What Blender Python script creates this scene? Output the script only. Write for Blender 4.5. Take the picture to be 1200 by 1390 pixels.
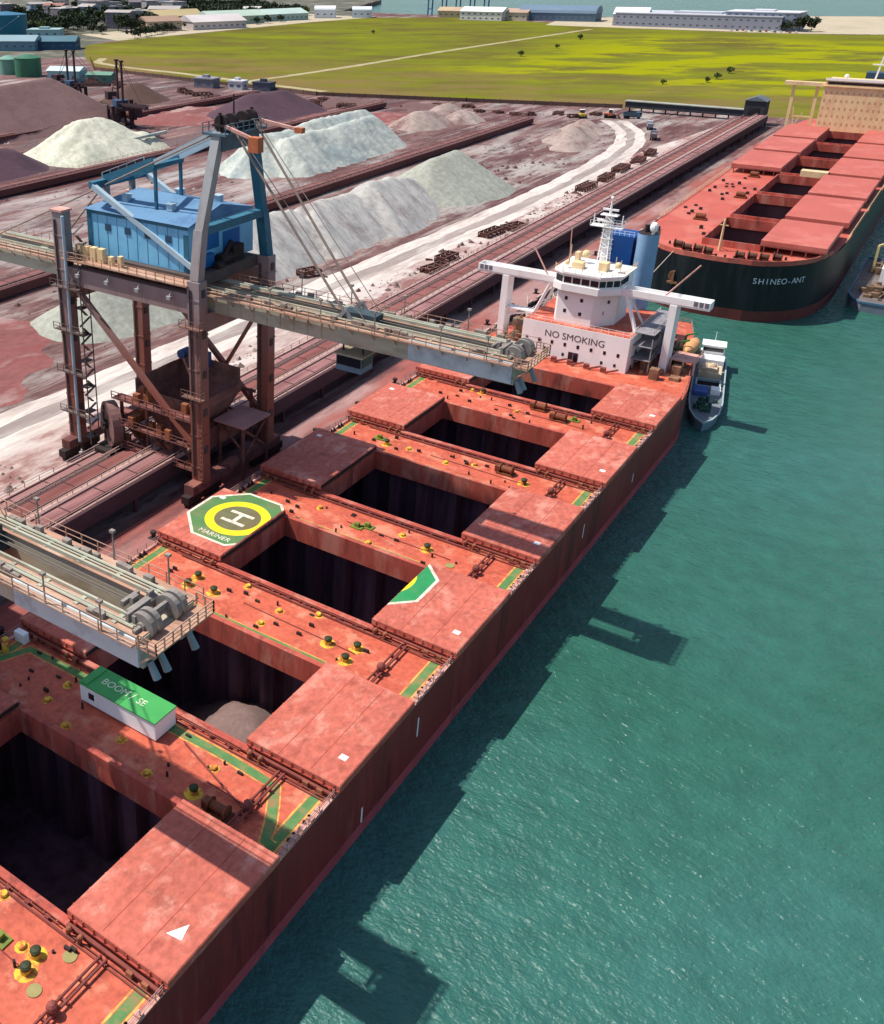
import bpy, math, random
from math import radians, sin, cos, pi
from mathutils import Vector, Matrix, noise

for o in list(bpy.data.objects): bpy.data.objects.remove(o)
S = bpy.context.scene; COL = S.collection
RND = random.Random(11)

# ------------------------------------------------------------------ camera, light, exposure
cd = bpy.data.cameras.new("camera"); cam = bpy.data.objects.new("camera", cd); COL.objects.link(cam)
r_ = Vector((0.79775016, 0.60296538, -0.00523709)); u_ = Vector((-0.25506516, 0.34530709, 0.90316376)); f_ = Vector((-0.54638489, 0.71916324, -0.42926425))
m = Matrix.Identity(4)
for i in range(3):
    m[i][0] = r_[i]; m[i][1] = u_[i]; m[i][2] = -f_[i]
m.translation = (56.593, -91.528, 78.788)
cam.matrix_world = m
cd.sensor_fit = 'VERTICAL'; cd.sensor_height = 36; cd.sensor_width = 36
cd.lens = 1355.95/1390*36
cd.shift_x = (600-320.94)/1390; cd.shift_y = -(695-581.92)/1390
cd.clip_start = 1; cd.clip_end = 30000
S.camera = cam

SUN_D = Vector((0.53, 0.21, -1.0)).normalized()
w = bpy.data.worlds.new("World"); S.world = w; w.use_nodes = True
nt = w.node_tree; bg = nt.nodes['Background']
sky = nt.nodes.new('ShaderNodeTexSky'); sky.sky_type = 'NISHITA'; sky.sun_disc = False
sky.sun_elevation = math.asin(-SUN_D.z); sky.sun_rotation = radians(248)
sky.air_density = 1.0; sky.dust_density = 1.2; sky.ozone_density = 1.0
nt.links.new(sky.outputs[0], bg.inputs[0]); bg.inputs[1].default_value = 0.115
sl = bpy.data.lights.new("sun", 'SUN'); sl.energy = 4.3; sl.angle = radians(0.5); sl.color = (1.0, 0.94, 0.85)
so = bpy.data.objects.new("sun", sl); COL.objects.link(so)
so.rotation_euler = SUN_D.to_track_quat('-Z', 'Y').to_euler(); so.location = (-60, 0, 120)
S.view_settings.view_transform = 'Standard'; S.view_settings.look = 'None'
S.view_settings.exposure = 0.40; S.view_settings.gamma = 1.0
S.render.engine = 'CYCLES'
S.cycles.max_bounces = 5; S.cycles.diffuse_bounces = 3

# ------------------------------------------------------------------ materials
def lin(c): 
    return tuple(((x/255)/12.92 if x/255 <= .04045 else ((x/255+.055)/1.055)**2.4) for x in c)
MATS = {}
def M(name, rgb, rough=.7, k=.8, var=.2, vs=.3, dirt=None, damt=.0, ds=.12, dlo=.5, dhi=.65, streak=(1, 1, 1),
      metal=0, spec=.3, bump=0, bs=1.0, fine=0.0, fs=2.0, zdirt=None, dirt2=None, d2amt=0, d2s=.03, d2lo=.5, d2hi=.6, coat=0, dirt3=None, d3amt=0):
    """plain paint / earth: base colour with two noise scales, patches of dirt, optional stain rising from the ground"""
    if name in MATS: return MATS[name]
    mt = bpy.data.materials.new(name); mt.use_nodes = True; n = mt.node_tree.nodes; L = mt.node_tree.links
    b = n['Principled BSDF']; b.inputs['Roughness'].default_value = rough; b.inputs['Metallic'].default_value = metal
    b.inputs['Specular IOR Level'].default_value = spec
    base = tuple(x*k for x in lin(rgb))
    g = n.new('ShaderNodeNewGeometry')
    mp = n.new('ShaderNodeMapping'); mp.inputs['Scale'].default_value = streak; L.new(g.outputs['Position'], mp.inputs['Vector'])
    def noi(scale, det=5, vec=None, ro=.6):
        t = n.new('ShaderNodeTexNoise'); t.inputs['Scale'].default_value = scale; t.inputs['Detail'].default_value = det
        t.inputs['Roughness'].default_value = ro
        L.new(vec if vec else mp.outputs[0], t.inputs['Vector']); return t.outputs['Fac']
    def mrange(src, a, c, lo, hi):
        t = n.new('ShaderNodeMapRange'); t.inputs['From Min'].default_value = a; t.inputs['From Max'].default_value = c
        t.inputs['To Min'].default_value = lo; t.inputs['To Max'].default_value = hi; L.new(src, t.inputs['Value']); return t.outputs[0]
    def mix(fac, a, c, mode='MIX'):
        t = n.new('ShaderNodeMix'); t.data_type = 'RGBA'; t.blend_type = mode
        if isinstance(fac, float): t.inputs[0].default_value = fac
        else: L.new(fac, t.inputs[0])
        for s, v in ((6, a), (7, c)):
            if isinstance(v, tuple): t.inputs[s].default_value = (*v[:3], 1)
            else: L.new(v, t.inputs[s])
        return t.outputs[2]
    def gray(v):
        t = n.new('ShaderNodeCombineColor')
        for i in range(3): L.new(v, t.inputs[i])
        return t.outputs[0]
    c = mix(1.0, base, gray(mrange(noi(vs), .3, .7, 1-var, 1+var)), 'MULTIPLY')
    if fine: c = mix(1.0, c, gray(mrange(noi(fs, 6), .3, .7, 1-fine, 1+fine)), 'MULTIPLY')
    if dirt: c = mix(mrange(noi(ds, 8, None, .7), dlo, dhi, 0, damt), c, tuple(x*k for x in lin(dirt)))
    if dirt2: c = mix(mrange(noi(d2s, 8, None, .65), d2lo, d2hi, 0, d2amt), c, tuple(x*k for x in lin(dirt2)))
    if dirt3:   # wheel tracks and drag marks along the rows
        m3 = n.new('ShaderNodeMapping'); m3.inputs['Scale'].default_value = (.9, .025, 1); L.new(g.outputs['Position'], m3.inputs['Vector'])
        m4 = n.new('ShaderNodeMapping'); m4.vector_type = 'TEXTURE'; m4.inputs['Rotation'].default_value = (0,0,radians(64)); m4.inputs['Scale'].default_value = (26,1.6,1); L.new(g.outputs['Position'], m4.inputs['Vector'])
        f3 = mrange(noi(.5, 4, m3.outputs[0], .7), .54, .66, 0, d3amt); f4 = mrange(noi(.9, 5, m4.outputs[0], .7), .58, .68, 0, d3amt)
        c = mix(f3, c, tuple(x*k for x in lin(dirt3))); c = mix(f4, c, tuple(x*k*.55 for x in lin((150,110,106))))
        sx = n.new('ShaderNodeSeparateXYZ'); L.new(g.outputs['Position'], sx.inputs[0])
        def band(a, b_, w, amt, sc, lo, hi):
            p = mrange(sx.outputs[0], a-w, a, 0, 1); q = mrange(sx.outputs[0], b_, b_+w, 1, 0)
            t = n.new('ShaderNodeMath'); t.operation = 'MULTIPLY'; L.new(p, t.inputs[0]); L.new(q, t.inputs[1])
            t2 = n.new('ShaderNodeMath'); t2.operation = 'MULTIPLY'; L.new(t.outputs[0], t2.inputs[0]); L.new(mrange(noi(sc, 8, None, .7), lo, hi, 0, amt), t2.inputs[1]); return t2.outputs[0]
        c = mix(band(-118, -78, 8, .85, .06, .47, .60), c, tuple(x*k for x in lin((206,198,190))))
        c = mix(band(-196, -142, 10, .7, .05, .50, .62), c, tuple(x*k for x in lin((206,200,196))))
        c = mix(band(-292, -218, 10, .8, .04, .48, .6), c, tuple(x*k for x in lin((96,66,72))))
        c = mix(band(-420, -300, 10, .8, .05, .46, .6), c, tuple(x*k for x in lin((88,70,70))))
        c = mix(mrange(noi(.16, 8, None, .75), .53, .64, 0, .8), c, tuple(x*k for x in lin((84,58,58))))
    if zdirt:
        zc, z0, z1, am = zdirt
        sp = n.new('ShaderNodeSeparateXYZ'); L.new(g.outputs['Position'], sp.inputs[0])
        ad = n.new('ShaderNodeMath'); ad.operation = 'MULTIPLY_ADD'; ad.inputs[1].default_value = 14; L.new(noi(.25), ad.inputs[0]); L.new(sp.outputs[2], ad.inputs[2])
        c = mix(mrange(ad.outputs[0], z1+7, z0+7, 0, am), c, tuple(x*k for x in lin(zc)))
    L.new(c, b.inputs['Base Color'])
    if bump:
        bp = n.new('ShaderNodeBump'); bp.inputs['Strength'].default_value = bump; bp.inputs['Distance'].default_value = .3
        L.new(noi(bs, 8, None, .65), bp.inputs['Height']); L.new(bp.outputs[0], b.inputs['Normal'])
    MATS[name] = mt; return mt

# ------------------------------------------------------------------ mesh building
XF = {}
SPLIT = set('leg_flange window wing_support bridge_wing wing_screen edge_fairlead cable_box cover_track deck_fitting aft_deck_machinery hull_mark hydraulic_gear tip_sheave buffer apex_sheave switch_cabinet house_door hoist_gear stay_tie forestay stay_anchor davit_arm lamp_box deck_machinery hopper_motor canopy_post wheel_bogie cross_beam trolley_rope cab_hanger portal signal_boom exhaust_pipe deck_pipe anchor windlass foredeck_gear deck_gear mooring_line compass_deck_gear cover_mark deck_walkway stair_panel bridge_window cab_window side_stair lifeboat_davit post rail deck_crane boat_deck roof_panel roof walkway trolley_rail tip_platform canopy_roof hopper_frame girder_stiffener cover_edge_bar trestle_post idler_frame'.split())
class MB:
    def __init__(s): s.v = []; s.f = []
    def _add(s, vs, fs):
        o = len(s.v); s.v += [tuple(v) for v in vs]; s.f += [tuple(i+o for i in f) for f in fs]; return s
    def box(s, x0, x1, y0, y1, z0, z1):
        return s._add([(x0,y0,z0),(x1,y0,z0),(x1,y1,z0),(x0,y1,z0),(x0,y0,z1),(x1,y0,z1),(x1,y1,z1),(x0,y1,z1)],
                      [(3,2,1,0),(4,5,6,7),(0,1,5,4),(1,2,6,5),(2,3,7,6),(3,0,4,7)])
    def beam(s, p, q, w=.3, h=None, up=(0,0,1)):
        h = w if h is None else h
        p = Vector(p); q = Vector(q); d = (q-p)
        if d.length < 1e-6: return s
        d.normalize(); u = Vector(up)
        if abs(d.dot(u)) > .98: u = Vector((0, 1, 0))
        a = d.cross(u).normalized(); b = a.cross(d).normalized()
        vs = []
        for c in (p, q):
            for i, j in ((-1,-1),(1,-1),(1,1),(-1,1)): vs.append(c + a*(i*w/2) + b*(j*h/2))
        return s._add(vs, [(0,1,2,3),(7,6,5,4),(4,5,1,0),(5,6,2,1),(6,7,3,2),(7,4,0,3)])
    def cyl(s, p, q, r0, r1=None, n=10, caps=True):
        r1 = r0 if r1 is None else r1
        p = Vector(p); q = Vector(q); d = (q-p).normalized(); u = Vector((0,0,1)) if abs(d.z) < .95 else Vector((1,0,0))
        a = d.cross(u).normalized(); b = a.cross(d)
        vs = []
        for c, r in ((p, r0), (q, r1)):
            for i in range(n):
                t = 2*pi*i/n; vs.append(c + a*(r*cos(t)) + b*(r*sin(t)))
        fs = [(i, i+n, (i+1) % n+n, (i+1) % n) for i in range(n)]
        if caps: fs += [tuple(range(n)), tuple(range(2*n-1, n-1, -1))]
        return s._add(vs, fs)
    def tube(s, pts, r, n=6):
        for a, b in zip(pts, pts[1:]): s.cyl(a, b, r, r, n)
        return s
    def prism(s, pts, z0, z1, bottom=True, top=True):
        n = len(pts); vs = [(x, y, z0) for x, y in pts]+[(x, y, z1) for x, y in pts]
        fs = [(i, (i+1) % n, (i+1) % n+n, i+n) for i in range(n)]
        if bottom: fs.append(tuple(range(n-1, -1, -1)))
        if top: fs.append(tuple(range(n, 2*n)))
        return s._add(vs, fs)
    def sheet(s, pts, z=None):
        return s._add([(p[0], p[1], z if z is not None else p[2]) for p in pts], [tuple(range(len(pts)))])
    def rail(s, p, q, h=1.1, step=2.0, r=.06, bars=2):
        p = Vector(p); q = Vector(q); n = max(1, round((q-p).length/step)); up = Vector((0,0,h))
        for i in range(n+1):
            c = p.lerp(q, i/n); s.beam(c, c+up, r*1.3)
        for b in range(bars):
            t = Vector((0,0,h*(b+1)/bars)); s.beam(p+t, q+t, r)
        return s
    def sphere(s, c, r, nu=10, nv=6, sz=1.0):
        vs = []; fs = []
        for j in range(nv+1):
            ph = pi*j/nv
            for i in range(nu):
                t = 2*pi*i/nu; vs.append((c[0]+r*sin(ph)*cos(t), c[1]+r*sin(ph)*sin(t), c[2]+r*sz*cos(ph)))
        for j in range(nv):
            for i in range(nu):
                fs.append((j*nu+i, (j+1)*nu+i, (j+1)*nu+(i+1) % nu, j*nu+(i+1) % nu))
        return s._add(vs, fs)
    def clusters(s, tol=.04):
        par = list(range(len(s.v)))
        def fd(i):
            while par[i] != i: par[i] = par[par[i]]; i = par[i]
            return i
        for f in s.f:
            a = fd(f[0])
            for i in f[1:]: par[fd(i)] = a
        comp = {}
        for i, v in enumerate(s.v):
            b = comp.setdefault(fd(i), [list(v), list(v)])
            for k in range(3): b[0][k] = min(b[0][k], v[k]); b[1][k] = max(b[1][k], v[k])
        ks = list(comp); cp = {k: k for k in ks}
        def fc(k):
            while cp[k] != k: k = cp[k]
            return k
        for i, a in enumerate(ks):
            A = comp[a]
            for b in ks[i+1:]:
                Bb = comp[b]
                if all(A[0][k] <= Bb[1][k]+tol and Bb[0][k] <= A[1][k]+tol for k in range(3)): cp[fc(b)] = fc(a)
        out = {}
        for f in s.f: out.setdefault(fc(fd(f[0])), []).append(f)
        res = []
        for fl in out.values():
            m = MB(); ix = {}
            for f in fl:
                g = []
                for i in f:
                    if i not in ix: ix[i] = len(m.v); m.v.append(s.v[i])
                    g.append(ix[i])
                m.f.append(tuple(g))
            res.append(m)
        return res
    def build(s, name, mat, parent=None, local=False, smooth=False, one=False):
        if name in SPLIT and not one and parent is not None:
            cl = s.clusters()
            if 1 < len(cl) <= 110: return [c.build(name, mat, parent, local, smooth, True) for c in cl][0]
        me = bpy.data.meshes.new(name)
        vs = s.v
        root = parent
        while root is not None and root.parent is not None: root = root.parent
        if root is not None and not local:
            inv = XF[root.name].inverted(); vs = [inv @ Vector(v) for v in vs]
        me.from_pydata([tuple(v) for v in vs], [], s.f); me.update()
        if smooth: me.polygons.foreach_set('use_smooth', [True]*len(me.polygons))
        me.materials.append(mat)
        o = bpy.data.objects.new(name, me); COL.objects.link(o)
        if parent is not None: o.parent = parent
        else: XF[o.name] = Matrix.Identity(4)
        return o
def thing(name, label, cat, loc=(0,0,0), rz=0, group=None):
    o = bpy.data.objects.new(name, None); COL.objects.link(o); o.location = loc; o.rotation_euler = (0,0,rz)
    o.empty_display_size = .5
    XF[o.name] = Matrix.Translation(loc) @ Matrix.Rotation(rz, 4, 'Z')
    o['label'] = label; o['category'] = cat
    if group: o['group'] = group
    return o
def tag(o, label, cat, group=None, kind=None):
    if label: o['label'] = label
    if cat: o['category'] = cat
    if group: o['group'] = group
    if kind: o['kind'] = kind
    return o
def struct(o): o['kind'] = 'structure'; return o
KIDS = {}
def dup(root, loc, rz, label=None, group=None, scale=None):
    def rec(o, par):
        c = o.copy(); COL.objects.link(c)
        if par is not None: c.parent = par
        for ch in o.children: rec(ch, c)
        return c
    r = rec(root, None); r.location = loc; r.rotation_euler = (0,0,rz)
    if scale: r.scale = scale
    XF[r.name] = Matrix.Translation(loc) @ Matrix.Rotation(rz, 4, 'Z')
    if label: r['label'] = label
    if group: r['group'] = group
    return r
def text(s, size, mtx, mb, depth=.03):
    cu = bpy.data.curves.new('t', 'FONT'); cu.body = s; cu.size = size; cu.extrude = depth; cu.align_x = 'CENTER'; cu.align_y = 'CENTER'; cu.offset = 0
    o = bpy.data.objects.new('t', cu); COL.objects.link(o)
    dg = bpy.context.evaluated_depsgraph_get(); me = bpy.data.meshes.new_from_object(o.evaluated_get(dg))
    mb._add([mtx @ v.co for v in me.vertices], [tuple(p.vertices) for p in me.polygons])
    bpy.data.objects.remove(o); bpy.data.curves.remove(cu); bpy.data.meshes.remove(me)
def axes(o, x, y):
    x = Vector(x).normalized(); y = Vector(y).normalized(); z = x.cross(y)
    return Matrix(((x.x,y.x,z.x,o[0]),(x.y,y.y,z.y,o[1]),(x.z,y.z,z.z,o[2]),(0,0,0,1)))

# paints
deck_red = M('deck_red_paint', (214,104,78), .6, .76, .14, .18, dirt=(150,62,48), damt=.7, ds=.35, dlo=.5, dhi=.68, dirt2=(236,156,124), d2amt=.75, d2s=.3, d2lo=.52, d2hi=.64, fine=.22, fs=1.8)
cover_red = M('cover_red_paint', (204,108,90), .7, .76, .14, .10, dirt=(232,162,142), damt=.75, ds=.28, dlo=.52, dhi=.64, dirt2=(158,76,62), d2amt=.65, d2s=.45, d2lo=.56, d2hi=.66, fine=.24, fs=1.6, streak=(1,.7,1))
cover_side = M('cover_side_paint', (190,84,68), .65, .8, .2, .5, dirt=(120,52,44), damt=.8, ds=.6)
coam_red = M('coaming_red', (196,92,76), .7, .78, .2, .3, dirt=(120,58,52), damt=.8, ds=.5, streak=(1,1,.25), dirt2=(210,150,130), d2amt=.5, d2s=.3)
hold_dark = M('hold_ore_stained_steel', (112,84,100), .9, .75, .4, .5, streak=(1,1,.12), dirt=(64,48,60), damt=.9, ds=.3)
hull_red = M('hull_red', (142,52,48), .55, .85, .2, .15, dirt=(70,28,28), damt=.8, ds=.3, streak=(1,1,.12), fine=.15, fs=1, dirt2=(150,84,72), d2amt=.6, d2s=.5, d2lo=.58, d2hi=.68)
boot_red = M('hull_boot_stripe', (190,86,92), .6, .8, .15, .2, dirt=(130,60,66), damt=.6, ds=.3)
track_brown = M('rail_brown', (140,72,64), .7, .8, .25, .6)
dark_steel = M('dark_greasy_steel', (52,40,40), .7, .8, .3, 1.0)
yellow = M('yellow_paint', (236,196,62), .7, .8, .15, .8, dirt=(200,108,66), damt=.95, ds=1.1, dlo=.47, dhi=.56)
green_walk = M('walkway_green', (96,142,84), .8, .78, .25, .5, dirt=(176,120,88), damt=.75, ds=.5, dlo=.5, dhi=.62)
yellow_line = M('line_yellow', (222,184,92), .8, .78, .2, .6, dirt=(206,110,78), damt=.85, ds=.7, dlo=.46, dhi=.58)
pale_edge = M('gunwale_pale', (226,172,158), .7, .8, .15, .5, dirt=(170,90,76), damt=.6, ds=.6)
white = M('white_paint', (246,243,240), .5, .93, .05, .2, dirt=(205,170,158), damt=.45, ds=.25, streak=(1,1,.3), dlo=.55, dhi=.75)
lilac_white = white
cream = M('cream_paint', (236,208,160), .6, .85, .10, .3, dirt=(214,160,120), damt=.6, ds=.4, streak=(1,1,.4))
glass = M('dark_glass', (30,34,44), .15, .8, .1, .5, spec=.5)
funnel_blue = M('funnel_deep_blue', (14,74,142), .5, .85, .12, .4)
pale_blue = M('funnel_pale_blue', (140,178,214), .5, .8, .08, .3, dirt=(110,130,150), damt=.4, ds=.3)
# ------------------------------------------------------------------ SETTING
WZ_ = -2.25
def sea():
    mt = bpy.data.materials.new('harbour_water'); mt.use_nodes = True; n = mt.node_tree.nodes; L = mt.node_tree.links
    b = n['Principled BSDF']; b.inputs['Roughness'].default_value = .16; b.inputs['IOR'].default_value = 1.33; b.inputs['Specular IOR Level'].default_value = .42
    g = n.new('ShaderNodeNewGeometry')
    t = n.new('ShaderNodeTexNoise'); t.inputs['Scale'].default_value = .012; t.inputs['Detail'].default_value = 4; L.new(g.outputs['Position'], t.inputs['Vector'])
    t2 = n.new('ShaderNodeTexNoise'); t2.inputs['Scale'].default_value = .3; t2.inputs['Detail'].default_value = 5; L.new(g.outputs['Position'], t2.inputs['Vector'])
    r = n.new('ShaderNodeValToRGB'); r.color_ramp.elements[0].position = .36; r.color_ramp.elements[1].position = .62
    r.color_ramp.elements[0].color = (.024,.104,.072,1); r.color_ramp.elements[1].color = (.036,.126,.110,1)
    L.new(t.outputs[0], r.inputs[0])
    mx = n.new('ShaderNodeMix'); mx.data_type = 'RGBA'; mx.blend_type = 'MULTIPLY'; mx.inputs[0].default_value = 1
    mr = n.new('ShaderNodeMapRange'); mr.inputs['From Min'].default_value = .3; mr.inputs['From Max'].default_value = .7; mr.inputs['To Min'].default_value = .88; mr.inputs['To Max'].default_value = 1.12
    cc = n.new('ShaderNodeCombineColor'); L.new(t2.outputs[0], mr.inputs[0])
    for i in range(3): L.new(mr.outputs[0], cc.inputs[i])
    L.new(r.outputs[0], mx.inputs[6]); L.new(cc.outputs[0], mx.inputs[7]); L.new(mx.outputs[2], b.inputs['Base Color'])
    hs = []
    for sc, wt, st in ((.16, 1.2, (1,2.2,1)), (.42, .9, (1,1.8,1)), (1.2, .65, (1,1.5,1)), (3.0, .28, (1,1.2,1))):
        mp = n.new('ShaderNodeMapping'); mp.inputs['Scale'].default_value = st; mp.inputs['Rotation'].default_value = (0,0,radians(-35)); L.new(g.outputs['Position'], mp.inputs[0])
        q = n.new('ShaderNodeTexNoise'); q.inputs['Scale'].default_value = sc; q.inputs['Detail'].default_value = 4; L.new(mp.outputs[0], q.inputs['Vector'])
        a = n.new('ShaderNodeMath'); a.operation = 'MULTIPLY'; a.inputs[1].default_value = wt; L.new(q.outputs[0], a.inputs[0]); hs.append(a.outputs[0])
    a2 = None
    for h_ in hs:
        if a2 is None: a2 = h_; continue
        a1 = n.new('ShaderNodeMath'); L.new(a2, a1.inputs[0]); L.new(h_, a1.inputs[1]); a2 = a1.outputs[0]
    bp = n.new('ShaderNodeBump'); bp.inputs['Strength'].default_value = .6; bp.inputs['Distance'].default_value = .8
    L.new(a2, bp.inputs['Height']); L.new(bp.outputs[0], b.inputs['Normal'])
    mb = MB(); x0, x1, y0, y1 = -20, 20, -110, 82
    for q in (((-9000,-1500),(9000,-1500),(9000,y0),(-9000,y0)),((-9000,y1),(9000,y1),(9000,14000),(-9000,14000)),((-9000,y0),(x0,y0),(x0,y1),(-9000,y1)),((x1,y0),(9000,y0),(9000,y1),(x1,y1))): mb.sheet(q, 0)
    [setattr(mb, 'v', [(x, y, WZ_) for x, y, z in mb.v])]
    struct(mb.build('sea_water', mt))
sea()
QZ = 4.0
ground_m = M('ore_dust_ground', (150,112,108), .95, .56, .38, .06, dirt=(112,68,68), damt=.95, ds=.035, dlo=.44, dhi=.58, dirt3=(222,208,200), d3amt=.55,
             dirt2=(216,202,196), d2amt=.85, d2s=.04, d2lo=.53, d2hi=.64, fine=.25, fs=.6, streak=(1.7,.45,1), bump=.4, bs=.5)
town_m = M('town_ground', (116,116,98), .95, .5, .2, .02, dirt=(96,100,80), damt=.8, ds=.02, dirt2=(176,166,154), d2amt=.7, d2s=.03, fine=.2, fs=.2)
struct(MB().prism([(-24.2,-400),(-24.2,452),(600,462),(600,1500),(-130,1470),(-360,1330),(-440,1235),(-640,1215),(-760,1240),(-900,1600),(-3500,2200),(-3500,-400)], -8, QZ).build('yard_ground', ground_m))
apron_m = M('quay_apron_concrete', (186,146,142), .95, .64, .2, .09, dirt=(176,92,82), damt=.85, ds=.05, dlo=.45, dhi=.56, dirt2=(112,76,78), d2amt=.8, d2s=.08, d2lo=.52, d2hi=.62, streak=(1.6,.4,1), fine=.15, fs=.8)
struct(MB().sheet([(-31,-400),(-24.2,-400),(-24.2,452),(-31,452)], QZ+.006).build('quay_apron', apron_m))
strip_m = M('pale_verge_dirt', (206,180,172), .95, .66, .15, .08, dirt=(150,96,92), damt=.9, ds=.06, dlo=.5, dhi=.6, dirt2=(232,222,214), d2amt=.8, d2s=.1, fine=.22, fs=.7, streak=(1.4,.5,1))
struct(MB().sheet([(-64,-400),(-47,-400),(-47,330),(-57,430),(-66,330)], QZ+.006).build('verge_ground', strip_m))
road_m = M('haul_road_white', (238,228,218), .95, .66, .12, .1, dirt=(186,166,158), damt=.85, ds=.12, streak=(2,.3,1), dirt2=(214,196,186), d2amt=.7, d2s=.35, fine=.14, fs=1.0)
rut_m = M('haul_road_grey_track', (178,162,156), .95, .62, .12, .12, dirt=(222,212,204), damt=.8, ds=.2, streak=(2,.2,1), fine=.12, fs=1.2)
def ribbon(pts, w0, w1, z, name, mat):
    mb = MB(); P = [Vector((*p, 0)) for p in pts]; row = []
    Q = []
    for a, b in zip(P, P[1:]):
        n_ = max(1, int((b-a).length/4)); Q += [a.lerp(b, i/n_) for i in range(n_)]
    P = Q+[P[-1]]
    for i in range(6): P = [P[0]]+[(P[j-1]+P[j]*2+P[j+1])/4 for j in range(1, len(P)-1)]+[P[-1]]
    wob = lambda p, k: .9*noise.fractal(Vector((p.x*.09, p.y*.09, k)), 1, 2, 3)
    for i, p in enumerate(P):
        t = (P[min(i+1, len(P)-1)]-P[max(i-1, 0)]).normalized(); nrm = Vector((-t.y, t.x, 0))
        row.append((p-nrm*(w0+wob(p, z*900+w0)), p-nrm*(w1+wob(p, z*900+w1+7))))
    vs = []; fs = []
    for a, b in row: vs += [(a.x,a.y,z),(b.x,b.y,z)]
    for i in range(len(row)-1): fs.append((2*i,2*i+1,2*i+3,2*i+2))
    mb._add(vs, fs); return struct(mb.build(name, mat))
RD = [(-70.5,-200),(-70.5,0),(-69.5,60),(-68.5,130),(-66.5,200),(-66.5,270),(-69,320),(-74,360),(-84,395),(-102,425)]
ribbon(RD, -6.2, 6.0, QZ+.010, 'haul_road', road_m); ribbon(RD, -1.7, 1.9, QZ+.015, 'haul_road_track', rut_m)

# field
def field():
    mt = bpy.data.materials.new('meadow_grass'); mt.use_nodes = True; n = mt.node_tree.nodes; L = mt.node_tree.links
    b = n['Principled BSDF']; b.inputs['Roughness'].default_value = .95; b.inputs['Specular IOR Level'].default_value = 0
    g = n.new('ShaderNodeNewGeometry'); mp = n.new('ShaderNodeMapping'); L.new(g.outputs['Position'], mp.inputs[0]); mp.vector_type = 'TEXTURE'; mp.inputs['Scale'].default_value = (1.5,.85,1); mp.inputs['Rotation'].default_value = (0,0,radians(33))
    def noi(s, d=6, r=.6):
        t = n.new('ShaderNodeTexNoise'); t.inputs['Scale'].default_value = s; t.inputs['Detail'].default_value = d; t.inputs['Roughness'].default_value = r; L.new(mp.outputs[0], t.inputs['Vector']); return t.outputs[0]
    r = n.new('ShaderNodeValToRGB'); e = r.color_ramp.elements
    e[0].position = .30; e[0].color = (.098,.086,.018,1); e[1].position = .70; e[1].color = (.185,.205,.016,1)
    for p, c in ((.43,(.118,.105,.026,1)),(.5,(.13,.135,.02,1)),(.6,(.15,.16,.016,1))):
        x = e.new(p); x.color = c
    L.new(noi(.014, 8, .68), r.inputs[0])
    # bright yellow-green weeds in the right middle, browner towards the yard
    sp = n.new('ShaderNodeSeparateXYZ'); L.new(g.outputs['Position'], sp.inputs[0])
    def mrange(src, a, c, lo, hi):
        t = n.new('ShaderNodeMapRange'); t.inputs['From Min'].default_value = a; t.inputs['From Max'].default_value = c; t.inputs['To Min'].default_value = lo; t.inputs['To Max'].default_value = hi; L.new(src, t.inputs[0]); return t.outputs[0]
    def mul(a, c):
        t = n.new('ShaderNodeMath'); t.operation = 'MULTIPLY'; L.new(a, t.inputs[0]); L.new(c, t.inputs[1]); return t.outputs[0]
    def mix(f, a, c):
        t = n.new('ShaderNodeMix'); t.data_type = 'RGBA'; L.new(f, t.inputs[0]); L.new(a, t.inputs[6]); t.inputs[7].default_value = (*c, 1); return t.outputs[2]
    br = mul(mul(mrange(sp.outputs[0], -330, -230, 0, 1), mrange(noi(.015, 8, .66), .47, .55, 0, 1)), mul(mrange(sp.outputs[1], 540, 600, 0, 1), mrange(sp.outputs[1], 1060, 960, 0, 1)))
    c = mix(br, r.outputs[0], (.24,.245,.008))
    bn = mul(mrange(sp.outputs[1], 640, 500, 0, 1), mrange(noi(.016), .42, .56, 0, .9))
    c = mix(bn, c, (.175,.12,.05))
    c = mix(mrange(noi(.08, 8, .7), .58, .72, 0, .55), c, (.24,.18,.06))
    c = mix(mrange(noi(.05, 8, .7), .60, .74, 0, .6), c, (.055,.06,.01))
    L.new(c, b.inputs['Base Color'])
    struct(MB().sheet([(-483,453),(-353,434),(-273,424),(-190,448),(-107,472),(-44,480),(90,480),(560,475),(560,1150),(-60,1128),(-150,1092),(-300,1085),(-400,1130),(-540,1180),(-640,1120),(-655,1000),(-650,800),(-655,680),(-640,600),(-560,520)], QZ+.02).build('meadow_ground', mt))
field()
track_m = M('dirt_track_pale', (198,184,140), .95, .6, .15, .08, dirt=(170,160,100), damt=.6, ds=.05)
ribbon([(-352,440),(-346,489),(-343,579),(-344,724),(-340,868),(-334,1055)], -3.2, 3.2, QZ+.04, 'field_track', track_m)
ribbon([(-540,520),(-521,492),(-480,478),(-420,470),(-340,452),(-280,440)], -4, 3, QZ+.045, 'field_edge_road', track_m)
struct(MB().sheet([(-658,640),(-648,1100),(-690,1200),(-760,1240),(-900,1595),(-3400,2190),(-3400,300),(-760,480),(-600,470),(-560,520)], QZ+.012).build('town_ground', town_m))
sand_m = M('pale_forecourt', (214,198,170), .95, .62, .1, .03, dirt=(190,184,150), damt=.6, ds=.02)
struct(MB().sheet([(-400,1094),(-300,1092),(-150,1098),(-60,1134),(560,1156),(560,1495),(-128,1464),(-350,1322),(-432,1230)], QZ+.035).build('forecourt_ground', sand_m))
struct(MB().sheet([(-655,660),(-655,1000),(-642,1120),(-760,1150),(-745,700)], QZ+.03).build('town_road_verge', sand_m))

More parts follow.
